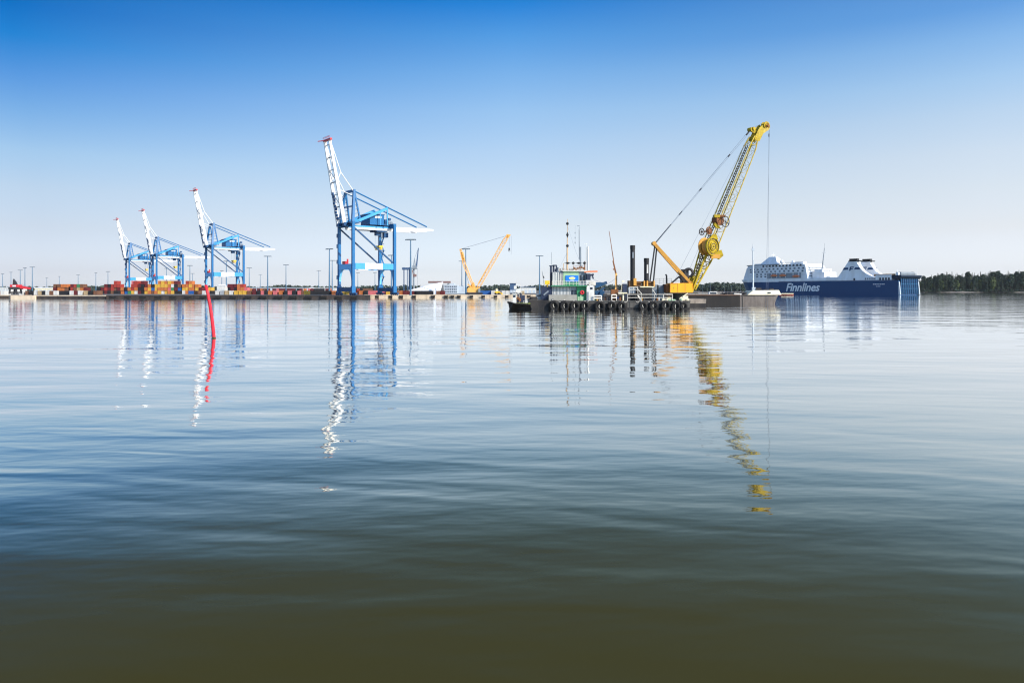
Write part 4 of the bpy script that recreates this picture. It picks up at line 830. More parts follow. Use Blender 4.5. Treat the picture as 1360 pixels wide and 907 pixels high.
def yacht(px, top, D, label):
    t = thing('sailing_boat', label, 'sailing boat', (X(px, D), D, 0), 0, 'moored sailing boats beyond the barge')
    x = X(px, D); m = MB(); m.add([(x - 4, D + 1.2, .9), (x + 1, D, .8), (x + 4, D + .4, .8), (x + 4, D + 2, .8), (x + 1, D + 2.4, .8), (x - 3, D + 1.2, -.3), (x + 3.5, D + 1.2, -.3)], [(0, 1, 2, 3, 4), (0, 5, 1), (1, 5, 6, 2), (2, 6, 3), (3, 6, 5, 4), (4, 5, 0)]); m.build('hull', tent_white, t)
    m = MB(); m.prism([(x - 1.2, D + .7, .8), (x + 1.8, D + .7, .8), (x + 1.5, D + .7, 1.4), (x - .6, D + .7, 1.35)], (0, 1.0, 0)); m.build('cabin', cabin_white, t)
    m = MB(); m.tube((x, D + 1.2, .8), (x, D + 1.2, Z(top, D)), 0.11, 0.07, 6).tube((x, D + 1.2, 1.9), (x + 3.4, D + 1.2, 1.8), 0.07, n=5).tube((x, D + 1.2, Z(top, D)), (x - 3.9, D + 1.2, .9), 0.03, n=4); m.build('mast', lamp_grey, t)
for px, top, lab in ((934, 378, 'leftmost slim sailing boat mast beyond the barge'), (944.3, 374.5, 'tallest sailing boat mast beyond the barge, second from the left'), (962.5, 376, 'sailing boat mast between the tallest one and the ferry bow'), (972.5, 379, 'short sailing boat mast beside the ferry bow'), (984, 378, 'sailing boat mast in front of the ferry bow')):
    yacht(px, top, 520, lab)

# ------------------------------------------------------------------ dredger
D = 184.0
dr = thing('dredger', 'grey dredging pontoon with a green and white deckhouse and tyres along its side', 'dredger', (X(810, D), D, 0))
PT = 2.0
m = MB(); m.prism([(X(703, D), D, PT + .3), (X(703.5, D), D, 1.2), (X(709, D), D, -.6), (X(915, D), D, -.6), (X(917, D), D, PT - .05), (X(735, D), D, PT - .05), (X(715, D), D, PT + .25)], (0, 16, 0)); hull = m.build('hull', pontoon_grey, dr)
m = MB(); m.prism([(X(702.4, D), D - .06, PT + .1), (X(703, D), D - .06, 1.0), (X(708.5, D), D - .06, -.4), (X(733, D), D - .06, -.4), (X(729, D), D - .06, PT + .15)], (0, 15.9, 0)); m.box((X(728, D), D - .05, -.5), (X(916, D), D - .003, 0.35)); m.box((X(733, D), D - .055, 0.36), (X(833, D), D - .004, 1.35)); m.build('bow_plating', hull_black, hull)
m = MB(); m.box((X(735, D), D - .12, PT - .2), (X(917, D), D + .2, PT + .05)).box((X(836.2, D), D - .1, -.2), (X(836.8, D), D - .01, PT)); m.build('rubbing_edge', pontoon_grey, hull)
m = MB(); m.box((X(729, D), D + .15, PT), (X(766.5, D), D + .5, Z(391.6, D))).box((X(729, D), D + .5, PT), (X(729.9, D), D + 5, Z(391.6, D))); bw = m.build('bulwark', paint('bulwark_grey', (0.28, 0.27, 0.24), 0.8, 0.5, (0.14, 0.12, 0.09), 0.7, 0.5), dr)
m = MB(); m.box((X(732, D), D + .1, Z(398.8, D)), (X(735.5, D), D + .149, Z(397.2, D))); m.build('freeing_port', glass_dark, bw)
# lower house
Dh = 186.0
zl0, zl1, zu1 = PT, Z(380.6, Dh), Z(361.5, Dh)
m = MB(); m.box((X(733, Dh), Dh, zl0), (X(766, Dh), Dh + 8, zl1)); lh = m.build('lower_house', cabin_grey, dr)
m = MB()
for k in range(13): m.box((X(733.8 + k * 1.9, Dh), Dh - .09, zl0 + .1), (X(734.7 + k * 1.9, Dh), Dh - .004, zl1 - .1))
m.build('wall_rib', cabin_white, lh)
for a, b in ((759, 761.6), (763, 766)):
    m = MB(); m.box((X(a, Dh), Dh - .13, zl0 + .2), (X(b, Dh), Dh - .092 if a < 760 else Dh - .01, zl0 + 2.6)); m.build('door', glass_dark, lh)
m = MB(); m.box((X(766, Dh), Dh - .3, zl0), (X(778.5, Dh), Dh + 7.9, zl1)); gh = m.build('green_house', cabin_green, dr)
m = MB(); m.box((X(767, Dh), Dh - .42, zl0), (X(775, Dh), Dh - .303, zl0 + 1.0)).box((X(770.2, Dh), Dh - .5, zl0), (X(772, Dh), Dh - .425, zl0 + 1.6)); m.build('locker', pale_green, gh)
# walkway, upper house
m = MB(); m.box((X(731.5, Dh), Dh - 1.3, zl1), (X(779.5, Dh), Dh + 8.2, zl1 + .22)); m.build('walkway_deck', cabin_green, dr)
m = MB(); m.rail([(X(733, Dh), Dh - 1.2, zl1 + .22), (X(779, Dh), Dh - 1.2, zl1 + .22), (X(789, Dh), Dh - 1.2, zl1 + .22)], 1.15, .035, 3, 0.9); m.build('walkway_railing', rail_white, dr)
zu0 = zl1 + .222
m = MB(); m.box((X(733.5, Dh), Dh, zu0), (X(748, Dh), Dh + 6, zu1)); uh = m.build('ribbed_cabin', cabin_grey, dr)
m = MB()
for k in range(6): m.box((X(734 + k * 2.35, Dh), Dh - .1, zu0 + .05), (X(735.3 + k * 2.35, Dh), Dh - .004, zu1 - .05))
m.build('wall_rib', cabin_white, uh)
m = MB(); m.box((X(748, Dh), Dh - .25, zu0), (X(768.5, Dh), Dh + 6, zu1 + .2)); ch_ = m.build('control_cabin', pale_green, dr)
m = MB(); m.box((X(746.5, Dh), Dh - .7, zu1 + .2), (X(780, Dh), Dh + 6.5, zu1 + .42)); m.build('roof', cabin_white, ch_)
m = MB(); m.box((X(750.5, Dh), Dh - .252, zu0 + .05), (X(768, Dh), Dh - .33, Z(374, Dh) )); m.build('lower_panel', cabin_green, ch_)
m = MB(); m.box((X(768.5, Dh), Dh - .1, zu0), (X(778.3, Dh), Dh + 6, zu1)); wc = m.build('grey_cabin', cabin_grey, dr)
m = MB(); m.box((X(770, Dh), Dh - .15, zu0 + 1.1), (X(772.5, Dh), Dh - .104, zu1 - .7)); m.build('window', glass_dark, wc)
m = MB(); m.box((X(774.5, Dh), Dh - .15, zu0 + 1.1), (X(777, Dh), Dh - .104, zu1 - .7)); m.build('window', glass_dark, wc)
# blue sign with a pale oval emblem
m = MB(); m.box((X(751, Dh), Dh - .42, Z(374.2, Dh)), (X(768, Dh), Dh - .34, Z(366, Dh))); sg = m.build('sign_board', sign_blue, dr)
m = MB(); m.sphere((X(759.6, Dh), Dh - .42, Z(369.6, Dh)), 0.75, 16, 8, (1.05, 0.06, 0.42)); m.build('emblem', sign_yellow, sg)
m = MB()
for k in range(5): m.box((X(757.2 + k * 1.05, Dh), Dh - .45, Z(373.2, Dh)), (X(757.9 + k * 1.05, Dh), Dh - .421, Z(372.2, Dh)))
m.build('lettering', tent_white, sg)
# left navy block, exhausts, chimney
m = MB(); m.box((X(719, Dh), Dh - .6, PT + .2), (X(732.4, Dh), Dh + 5, Z(381, Dh))); nb = m.build('engine_block', cabin_navy, dr)
m = MB(); m.bar(P(722, 392, Dh - .7), P(728.5, 386.5, Dh - .7), 0.12, 0.35); m.build('stair', cabin_grey, nb)
m = MB(); m.box((X(712, Dh), Dh, PT + .25), (X(719, Dh), Dh + 3, Z(391, Dh))); m.box((X(711.5, Dh), Dh - .1, Z(391, Dh)), (X(719, Dh), Dh + 3.1, Z(390.3, Dh))); wb = m.build('winch_cabin', cabin_grey, dr)
m = MB(); m.box((X(713, Dh), Dh - .06, Z(394, Dh)), (X(718, Dh), Dh - .004, Z(392, Dh))); m.build('window', glass_dark, wb)
m = MB(); m.tube(P(705, 399, Dh), P(707, 396.5, Dh), .6).cbox(P(709, 396.8, Dh), (1.6, 2, 1.0)).tube(P(713, 397.5, Dh - .3), P(713, 396, Dh - .3), .25); m.build('mooring_winch', hull_black, dr)
m = MB(); m.box((X(731, Dh), Dh + 1, zl1), (X(733.3, Dh), Dh + 2.5, Z(352.6, Dh))).box((X(730, Dh), Dh + .9, Z(353.4, Dh)), (X(734, Dh), Dh + 2.6, Z(352.4, Dh))).box((X(734.4, Dh), Dh + 1, Z(353, Dh)), (X(739.8, Dh), Dh + 2.5, Z(351.6, Dh))).tube(P(735.2, 362, Dh + 1.5), P(735.2, 352, Dh + 1.5), .25).tube(P(739, 362, Dh + 1.5), P(739, 353, Dh + 1.5), .2); m.build('exhaust_stack', cabin_navy, dr)
m = MB(); m.tube(P(732.5, 352, Dh + 2), P(732.3, 335, Dh + 2), .04, n=5); m.build('antenna', lamp_grey, dr)
m = MB(); m.cbox(P(726.8, 375.5, Dh), (1.15, 1.2, 1.0)); m.tube(P(726.8, 381, Dh), P(726.8, 377, Dh), .15); m.build('searchlight', hoist_yellow, dr)
m = MB(); m.tube(P(723, 381, Dh), P(720, 360, Dh), .05, n=5); fs_ = m.build('flagstaff', lamp_grey, dr)
m = MB(); m.prism([P(720.2, 361, Dh), P(721.4, 366, Dh), P(723.4, 369, Dh), P(721.2, 370, Dh)], (0, .06, 0)); m.build('flag', dark_steel, fs_)
# signal mast with day shapes
m = MB(); m.tube(P(753.2, 361, Dh + 2), P(753.4, 327, Dh + 2), .2, .16, 8).tube(P(753.4, 327, Dh + 2), P(753.8, 291, Dh + 2), .13, .05, 8).tube(P(748.5, 361, Dh + 1.5), P(748.5, 350, Dh + 1.5), .08).rail([P(743, 361, Dh + .2), P(778, 361, Dh + .2)], .8, .03, 2, 1.2); sm = m.build('signal_mast', paint('mast_buff', (0.50, 0.33, 0.18), 0.5, 0.4), dr)
for y, k in ((297.2, 'b'), (312, 'd'), (326.6, 'b')):
    m = MB(); c = P(753.6, y, Dh + 1.85)
    if k == 'b': m.sphere(c, .36, 12, 8)
    else: m.tube(c, c + Vector((0, 0, .75)), .34, .02, 10).tube(c, c - Vector((0, 0, .75)), .34, .02, 10)
    m.build('day_shape', exhaust_black, sm)
m = MB(); m.tube(P(748.8, 349.6, Dh), P(779, 349.6, Dh), .035, n=5); rw = m.build('signal_yard', exhaust_black, dr)
for x, k in ((754, 'd'), (761.4, 'b'), (768.6, 'd'), (776.2, 'b')):
    c = P(x, 349.6, Dh)
    m = MB()
    if k == 'b': m.torus(c, (0, 1, 0), .24, .11, 12, 6).cbox(c, (.2, .08, .2))
    else: m.prism([c + Vector((-.72, 0, 0)), c + Vector((0, 0, -.3)), c + Vector((.72, 0, 0)), c + Vector((0, 0, .3))], (0, .1, 0)); m.tube(c + Vector((-.75, .05, 0)), c + Vector((.75, .05, 0)), .05)
    m.build('day_shape', exhaust_black, rw)
m = MB()
for x in (763, 765, 767.5, 770, 772.5, 775): m.cbox(P(x, 357.2 + rnd.uniform(-2, 1.5), Dh + .5), (.35, .4, .55))
m.tube(P(761.5, 361, Dh + .5), P(761.5, 353, Dh + .5), .06).tube(P(776.5, 361, Dh + .5), P(776.8, 347, Dh + .5), .12).bar(P(761.5, 356, Dh + .5), P(777, 356, Dh + .5), .1).bar(P(760.5, 354, Dh + .5), P(777, 352.5, Dh + .5), .08); m.build('instrument_rack', rust, dr)
m = MB(); m.tube(P(771, 361, Dh + 3), P(771, 328, Dh + 3), .22, .2, 8).tube(P(769.5, 345, Dh + 3), P(769.2, 305, Dh + 3), .12, .09, 8).tube(P(769.2, 305, Dh + 3), P(770.3, 301, Dh + 3), .04, n=5).tube(P(766.5, 300, Dh + 3), P(770, 300.3, Dh + 3), .06, n=5); am = m.build('antenna_mast', cabin_grey, dr)
m = MB(); m.tube(P(764, 299.5, Dh + 3), P(764, 325, Dh + 3), .015, n=3)
for y in (309.5, 316, 322.5): m.cbox(P(763.8, y, Dh + 3), (.16, .16, .4))
m.build('signal_halyard', lamp_grey, am)
m = MB(); m.tube(P(781, 361, Dh + 1), P(780.6, 327.5, Dh + 1), .28, .24, 10); m.tube(P(778.5, 361, Dh + 1), P(778.5, 324, Dh + 1), .06, .05, 6).bar(P(775.5, 324, Dh + 1), P(781.5, 324, Dh + 1), .07); m.build('white_post', cabin_white, dr)
# orange davit beam, platform, white cabin
m = MB(); m.bar(P(776, 361, Dh - .5), P(793.5, 360.6, Dh - .5), .35, .4); m.build('davit_beam', lifeboat_orange, dr)
m = MB(); m.box((X(778.7, Dh), Dh - 1, Z(372, Dh)), (X(783.8, Dh), Dh + 2, Z(363.6, Dh))).bar(P(783, 366, Dh), P(788.5, 364.6, Dh), .5).bar(P(786.3, 364, Dh), P(788, 370.5, Dh), .3); m.build('hydraulic_unit', cabin_navy, dr)
m = MB(); m.box((X(778.6, Dh), Dh - 1, PT), (X(788.8, Dh), Dh + 3, Z(379.2, Dh))); wcab = m.build('white_cabin', cabin_white, dr)
m = MB(); m.box((X(783.2, Dh), Dh - 1.05, Z(384.6, Dh)), (X(786.5, Dh), Dh - 1.003, Z(381.6, Dh))); m.build('window', glass_dark, wcab)
m = MB(); m.box((X(779.2, Dh), Dh - 1.06, PT + .1), (X(781.3, Dh), Dh - 1.003, PT + 2.2)); m.build('door', cabin_grey, wcab)
m = MB(); m.cbox(P(786.5, 376.5, Dh), (1.6, 1.5, .8)); m.rail([P(783, 379.2, Dh - .9), P(791, 379.2, Dh - .9)], 1.2, .03, 3, .8); m.build('platform_railing', rail_white, dr)
# dark blue machinery frame
m = MB(); m.bar(P(790.5, 381, Dh + 2), P(806, 375.2, Dh + 2), .5, .7).bar(P(790.5, 376.5, Dh + 2), P(805, 376.2, Dh + 2), .6, .5).box((X(791, Dh), Dh + 1, PT), (X(803.5, Dh), Dh + 3.5, Z(386, Dh))).bar(P(791, 390, Dh + .8), P(803, 382, Dh + .8), .3).bar(P(794, 399, Dh + .8), P(800, 383, Dh + .8), .35); m.build('winch_frame', paint('winch_blue', (0.015, 0.06, 0.13), 0.5, 0.4), dr)
# racks and railings along the edge
def rack(x0, x1, y0, y1, Dr, mat):
    m = MB()
    for x in (x0, x1): m.bar(P(x, y1, Dr), P(x, y0, Dr), .16).bar(P(x, y1, Dr + 1), P(x, y0, Dr + 1), .16)
    for y in (y0 + .3, (y0 + y1) / 2): m.bar(P(x0, y, Dr), P(x1, y, Dr), .14, .28).bar(P(x0, y, Dr + 1), P(x1, y, Dr + 1), .14, .28)
    m.build('deck_rack', mat, dr)
rack(788.8, 799, 392.6, 399.4, 184.6, rail_white); rack(812.5, 818.8, 391.3, 399.6, 184.6, rail_white)
m = MB(); m.box((X(794, D), D + 1.2, PT), (X(811, D), D + 2.8, PT + 1.0)).box((X(802, D), D + 1.0, PT + 1.0), (X(807, D), D + 2.0, PT + 1.7)).tube(P(821, 399.4, D + 1), P(821, 396, D + 1), .35).cbox(P(828, 396.8, D + 2), (1.6, 1.2, .9)); m.build('deck_gear', dark_steel, dr)
m = MB(); m.cbox(P(826.5, 389.2, D + 1), (2.2, 1.4, .3)).tube(P(827.5, 399.4, D + 1), P(827.5, 389.5, D + 1), .22); m.tube(P(824.5, 389, D + 1), P(826.5, 373, D + 1), .05, n=5).cbox(P(827.6, 373.6, D + 1), (.55, .3, .35)); m.build('control_stand', cream, dr)
m = MB(); m.box((X(829, D), D + 1.5, PT), (X(834, D), D + 4, Z(377, D))); m.build('switch_cabinet', cabin_navy, dr)
m = MB(); m.rail([P(833.5, 399.6, D + .4), P(852, 399.6, D + .4), P(869, 399.6, D + .4), P(893, 399.6, D + .4)], 1.55, .07, 2, 2.3)
m.bar(P(846.5, 391, D + .6), P(851.8, 399.5, D + .6), .14, .3).bar(P(845.5, 382, D + .6), P(851.5, 389.5, D + .6), .1).tube(P(851.6, 399.6, D + .6), P(851.6, 389, D + .6), .08).rail([P(836, 389.5, D + 1.2), P(847, 389.5, D + 1.2)], 1.5, .06, 2, 1.2).bar(P(866.5, 384.5, D + .6), P(872, 392.5, D + .6), .1); m.build('deck_railing', rail_white, dr)
# spud machinery
m = MB(); m.box((X(836, D), D + 2, Z(389.5, D)), (X(846, D), D + 5, Z(381.5, D))); m.build('winch_house', cabin_grey, dr)
m = MB(); m.box((X(848, D), D + 1.5, PT), (X(867.5, D), D + 6, Z(382, D))); m.build('engine_house', hull_black, dr)
m = MB(); m.box((X(851.5, D), D + 1.2, Z(381.8, D)), (X(870, D), D + 6, Z(380.4, D))); m.build('platform', cream, dr)
m = MB(); m.box((X(837, D), D + 2.2, Z(381.4, D)), (X(844.5, D), D + 4.6, Z(372.6, D)))
for k in range(9): m.cbox(P(841 + k * 3.2, 377 + rnd.uniform(-2, 1.5), D + 3), (rnd.uniform(.4, .8), .8, rnd.uniform(.5, 1.3)))
m.bar(P(843, 375, D + 2.4), P(868, 375, D + 2.4), .3, .5).bar(P(843, 379.3, D + 2.4), P(868, 379.3, D + 2.4), .3, .35); m.build('spud_carrier', paint('rust_dark', (0.13, 0.07, 0.03), 0.85, 0.7, (0.05, 0.03, 0.02), 1.2), dr)
m = MB()
for x in (855.5, 859.5, 868.6): m.tube(P(x, 380.6, D + 2), P(x, 373, D + 2), .22)
m.cbox(P(843.2, 374.5, D + 2), (.7, .7, 1.8)); m.build('guide_post', gantry_ochre, dr)
for x, yt, r in ((840.2, 326, .6), (858.6, 343, .62)):
    m = MB(); m.tube(P(x, 399.4, D + 4), P(x, yt + 5, D + 4), r, n=16).tube(P(x, yt + 5, D + 4), P(x, yt, D + 4), r + .04, n=16); sp = m.build('spud', exhaust_black, dr)
    m = MB(); m.box((X(x - (0.9 if x < 850 else 0.2), D + 4), D + 4 - r - .05, Z(yt + (16 if x < 850 else 19.5), D)), (X(x + (0.9 if x < 850 else 1.7), D + 4), D + 4 - r * .7, Z(yt + 8, D))); m.build('worn_patch', cabin_grey if x < 850 else cabin_white, sp)
m = MB(); m.box((X(871, D), D + 5, PT), (X(878, D), D + 9, Z(378, D))).box((X(880, D), D + 5, PT), (X(888, D), D + 9, Z(378.6, D))); m.build('deck_cabin', cabin_grey, dr)
m = MB(); m.box((X(878.05, D), D + 5.5, PT), (X(879.95, D), D + 8, Z(378, D))).tube(P(885.3, 378.6, D + 7), P(885.3, 366, D + 7), .2).tube(P(885.3, 366, D + 7), P(883.9, 364.6, D + 7), .2).rail([P(871, 378, D + 5), P(892, 378, D + 5)], 1.5, .025, 3, 1.0); m.build('exhaust_pipe', dark_steel, dr)
m = MB(); m.tube(P(902, 399, D + 6), P(902, 389.3, D + 6), 1.62, 1.55, 20).tube(P(902, 389.9, D + 6), P(902, 389.0, D + 6), 2.2, n=20); m.build('crane_pedestal', pontoon_grey, dr)
m = MB()
for x, y, s in ((881, 398, .5), (888, 397.2, .8), (906, 397, .8), (910, 395.5, .9), (913, 398, .5)): m.cbox(P(x, y, D + 1), (s * 1.4, s, s))
m.bar(P(902, 397, D + .8), P(913.5, 389.5, D + .8), .2); m.build('deck_locker', cream, dr)
m = MB(); m.cbox(P(892, 398.6, D + 1), (1.6, 1.0, .4)).tube(P(905, 399, D + .5), P(905, 396.4, D + .5), .12); m.build('hose_reel', pale_green, dr)
# tyres along the side
tp = None
for i, px in enumerate((735.6, 749.5, 763, 776.5, 796, 812, 825, 853.5, 867.3, 883.2, 896.5, 907)):
    c = (X(px, D), D - .62, .78)
    if tp is None:
        tp = thing('fender_tyre', None, 'tyre', c); m = MB(); m.torus((0, 0, 0), (0, 1, .12), .88, .38, 24, 10); m.build('tyre', rubber, tp, local=True, smooth=True)
        for q_ in ([(-.15, .1, .9), (-.1, .45, 1.35)], [(.15, .1, .9), (.1, .45, 1.35)], [(-.12, -.2, .42), (-.2, -.24, 0), (-.05, -.2, -.4)]): m = MB(); m.path(q_, .06); m.build('chain', rail_white, tp, local=True)
        o = tp
    else: o = copy_tree(tp)
    o.location = c; s = rnd.uniform(.92, 1.1) if px < 900 else .85; o.scale = (s * rnd.uniform(.94, 1.02), s, s * rnd.uniform(.98, 1.06)); o.location.z += rnd.uniform(-.12, .1); o.rotation_euler = (rnd.uniform(-.06, .08), rnd.uniform(-.3, .3), rnd.uniform(-.1, .1))
    o['label'] = 'big black tyre hung on the dredger side, %s from its left end' % ORD[i]; o['group'] = 'tyres hung along the dredger'
# drums, pipes and gear standing about on the deck and roofs
m = MB(); D = 184.0
for x, y, dd in ((738, 361, 3), (741, 361, 2.6), (744, 361, 3.4), (757, 360.6, 2), (760, 360.6, 1.5)): c = P(x, y, Dh + dd); m.tube(c, c + Vector((0, 0, rnd.uniform(.5, 1.1))), rnd.uniform(.12, .28), n=8)
m.tube(P(740, 360.8, Dh + 1), P(747, 360.8, Dh + 1), .16).tube(P(747, 361, Dh + 1), P(747, 356, Dh + 1), .1); m.build('vent_pipe', cabin_grey, dr)
for x, mt in ((791.5, cabin_green), (793.6, gantry_ochre), (804.5, rust), (806.6, dark_steel), (822.5, sign_blue), (824.4, rust), (854, gantry_ochre), (856.2, dark_steel), (874, rust), (876.2, cabin_white), (890, hoist_yellow)):
    c = Vector((X(x, D), D + rnd.uniform(1.0, 1.8), PT)); m = MB(); m.tube(c, c + Vector((0, 0, .88)), .29, n=12).torus(c + Vector((0, 0, .3)), (0, 0, 1), .29, .02, 12, 4).torus(c + Vector((0, 0, .6)), (0, 0, 1), .29, .02, 12, 4); m.build('oil_drum', mt, dr)
m = MB()
for k in range(9): m.path([(X(742 + 17 * k + rnd.uniform(-3, 3), D), D - .05, PT), (X(745 + 17 * k, D), D - .14, 1.6), (X(748 + 17 * k + rnd.uniform(-2, 2), D), D - .12, PT)], .05)
m.build('mooring_rope', rail_white, dr)
m = MB(); m.path([P(775, 360, Dh), P(790, 372, Dh), P(806, 378, Dh), P(818, 370, Dh)], .03, n=4); m.path([P(753.5, 335, Dh + 2), P(746, 350, Dh + 1.5), P(739, 361, Dh + 1)], .02, n=4); m.path([P(753.6, 300, Dh + 2), P(765, 335, Dh + 1), P(776, 361, Dh + .5)], .02, n=4); m.build('stay_wire', rope, dr)
# red lifebuoy
m = MB(); c = P(773, 388.6, Dh - .6); m.torus(c, (0, 1, 0), .36, .2, 16, 8); tag(m.build('lifebuoy', beacon_red, None, origin=c, smooth=True), 'round red lifebuoy hung on the green end of the dredger deckhouse', 'lifebuoy')
# pale pontoon end beside it
D2 = 210.0
m = MB(); m.prism([(X(880, D2), D2, -.5), (X(937, D2), D2, -.5), (X(938, D2), D2, Z(397.2, D2)), (X(880, D2), D2, Z(397.2, D2))], (0, 7, 0)); t = thing('pontoon', 'low pale pontoon at the right end of the dredger', 'pontoon', (X(910, D2), D2, 0)); m.build('hull', paint('pontoon_pale', (0.34, 0.29, 0.24), 0.85, 0.8, (0.14, 0.11, 0.09), 0.6, 0.4), t)
m = MB(); m.box((X(880, D2), D2 - .06, -.4), (X(937.6, D2), D2 - .004, Z(403, D2))); m.build('waterline_band', hull_black, t)
m = MB(); m.tube(P(932, 397, D2 + 1), P(932, 395.8, D2 + 1), .2).tube(P(934, 397, D2 + 1), P(934, 395.8, D2 + 1), .2); m.build('bollard', dark_steel, t)

# knuckle boom crane on deck
D = 186.5
t = thing('deck_crane', 'slim orange knuckle boom deck crane between the deckhouse and the spuds', 'crane', (X(816, D), D, PT))
m = MB(); m.tube((X(816.5, D), D, PT), (X(816.5, D), D, Z(389, D)), .5, .42, 12).cbox((X(816, D), D, Z(388, D)), (1.8, 1.3, 1.3)).bar(P(811, 391.5, D), P(816, 386.5, D), .3); m.build('base', rust, t)
m = MB(); m.bar(P(818.2, 389, D), P(818.4, 363, D), .55, .6, .4, .42, up=(0, 1, 0)); m.build('column', crawler_yellow, t)
m = MB(); m.bar(P(819.3, 386, D - .25), P(819.2, 366, D - .25), .16); m.build('hydraulic_ram', dark_steel, t)
m = MB(); m.bar(P(818.8, 367, D), P(814.2, 346.5, D), .38, .42, .3, .32, up=(0, 1, 0)).bar(P(815.0, 347, D + .15), P(809, 307.2, D + .15), .2, .22, .1, .12, up=(0, 1, 0)).cbox(P(815.2, 357.8, D), (.4, .4, .3)); m.build('boom', rust, t)

# ------------------------------------------------------------------ dredging crane
D = 188.0
t = thing('dredging_crane', 'tall yellow lattice boom dredging crane with an orange house on the dredger', 'crane', (X(902, D), D, Z(389, D)))
m = MB(); m.box((X(887.5, D), D - 2.6, Z(388.6, D)), (X(916.5, D), D + 3, Z(376.2, D))); hs = m.build('house', house_orange, t)
m = MB()
for x in (887.2, 897, 906.8): m.box((X(x, D), D - 2.66, Z(388.2, D)), (X(x + .5, D), D - 2.603, Z(376.6, D)))
m.box((X(887.5, D), D - 2.65, Z(377.4, D)), (X(896.7, D), D - 2.605, Z(376.6, D))); m.box((X(891.2, D), D - 2.65, Z(383.5, D)), (X(892.4, D), D - 2.605, Z(381.5, D))); m.build('panel_seam', gantry_ochre, hs)
m = MB(); m.box((X(886.4, D), D - 2.8, Z(389.6, D)), (X(923, D), D + 3.2, Z(388.6, D))); m.rail([(X(889, D), D - 2.2, Z(376.2, D)), (X(914, D), D - 2.2, Z(376.2, D))], .5, .03, 1, 1.2); m.build('deck_frame', boom_dark, t)
m = MB(); m.box((X(882.6, D), D - 1.5, Z(388.6, D)), (X(887.4, D), D + 2.5, Z(377.5, D))); m.build('counterweight', rust, t)
m = MB(); m.box((X(905.5, D), D, Z(376.2, D)), (X(917, D), D + 2, Z(371, D))).bar(P(906, 365.5, D), P(911, 371, D), 1.0, 2.0).torus(P(914.5, 362.5, D), (0.2, 1, 0), 1.0, .32, 20, 8).cbox(P(909.5, 362, D + 1), (1.6, 1.6, 1.6)).bar(P(912, 376, D), P(915, 366, D), .5); m.build('rope_winch', dark_steel, t)
m = MB()
for dy in (-1.6, 1.6):
    m.bar(P(915.5, 376.2, D) + Vector((0, dy, 0)), P(868.6, 323.8, D) + Vector((0, dy * .25, 0)), .55, .62, .6, .75)
m.tube(P(868.3, 323.5, D) - Vector((0, 1.0, 0)), P(868.3, 323.5, D) + Vector((0, 1.0, 0)), .5, n=12); m.build('gantry', gantry_ochre, t)
m = MB()
for a, b in ((869.8, 863.2), (872.5, 867.8)): m.bar(P(a, 326, D - .4), P(b, 374, D - .4), .32)
for dy in (-.6, .6): m.bar(P(891, 377, D) + Vector((0, dy, 0)), P(902.5, 367, D) + Vector((0, dy, 0)), .22)
m.build('gantry_strut', exhaust_black, t)
# boom
F = P(919.5, 384, 186.5); T = P(1001, 184, 199)
side = Vector((-(T - F).y, (T - F).x, 0)).normalized()
Bq = F.lerp(T, 0.235)
m = MB(); m.lattice(F, Bq, 1.3, 0.7, 2.5, 2.9, 5, .2, .1, side); m.lattice(Bq, F.lerp(T, .93), 2.5, 2.9, 2.1, 2.4, 14, .14, .035, side); m.lattice(F.lerp(T, .93), T, 2.1, 2.4, 1.6, 1.5, 2, .17, .07, side); bm = m.build('boom', boom_yellow, t)
ax = (T - F).normalized(); bn = side.cross(ax).normalized()
if bn.x > 0: bn = -bn                                              # up and to the back of the boom
m = MB()
for k in range(48):                                               # ladder and hose trunk along the back chord
    c = F.lerp(T, .07 + .86 * k / 48); hh = 1.5 * (min(1, (.07 + .86*k/48) / .235)) * (1 - .18 * k / 48)
    m.cbox(c + bn * (hh - .05), (.5, .75, .16)); 
for s_ in (-.3, .3):
    m.tube(F.lerp(T, .1) + bn * .75 + side * s_, F.lerp(T, .235) + bn * 1.45 + side * s_, .11, n=5).tube(F.lerp(T, .235) + bn * 1.45 + side * s_, F.lerp(T, .93) + bn * 1.2 + side * s_, .11, n=5)
m.build('boom_ladder', boom_dark, bm)
m = MB()                                                          # foot plates
m.prism([P(917, 388, 186), P(920.5, 388, 186), P(933.5, 355, 187), P(931.5, 354, 187), P(920, 374, 186.4)], side * .25); m.build('boom_foot', boom_yellow, bm); m = MB(); m.prism([P(917, 388, 186) + side * 1.5, P(921.5, 388, 186) + side * 1.5, P(929, 366, 187) + side * 1.5, P(922, 368, 186.4) + side * 1.5], side * .2)
m.build('boom_foot', boom_yellow, bm)
for k in range(5): m = MB(); m.cbox(F.lerp(T, .06 + .045 * k) + side * rnd.uniform(-.4, .4), (.9, .8, .5)); m.build('boom_fitting', boom_dark if k % 2 else boom_yellow, bm)
def disc(mb, c, ax_, r, th, n=24):
    ax_ = Vector(ax_).normalized(); return mb.tube(Vector(c) - ax_ * th / 2, Vector(c) + ax_ * th / 2, r, n=n)
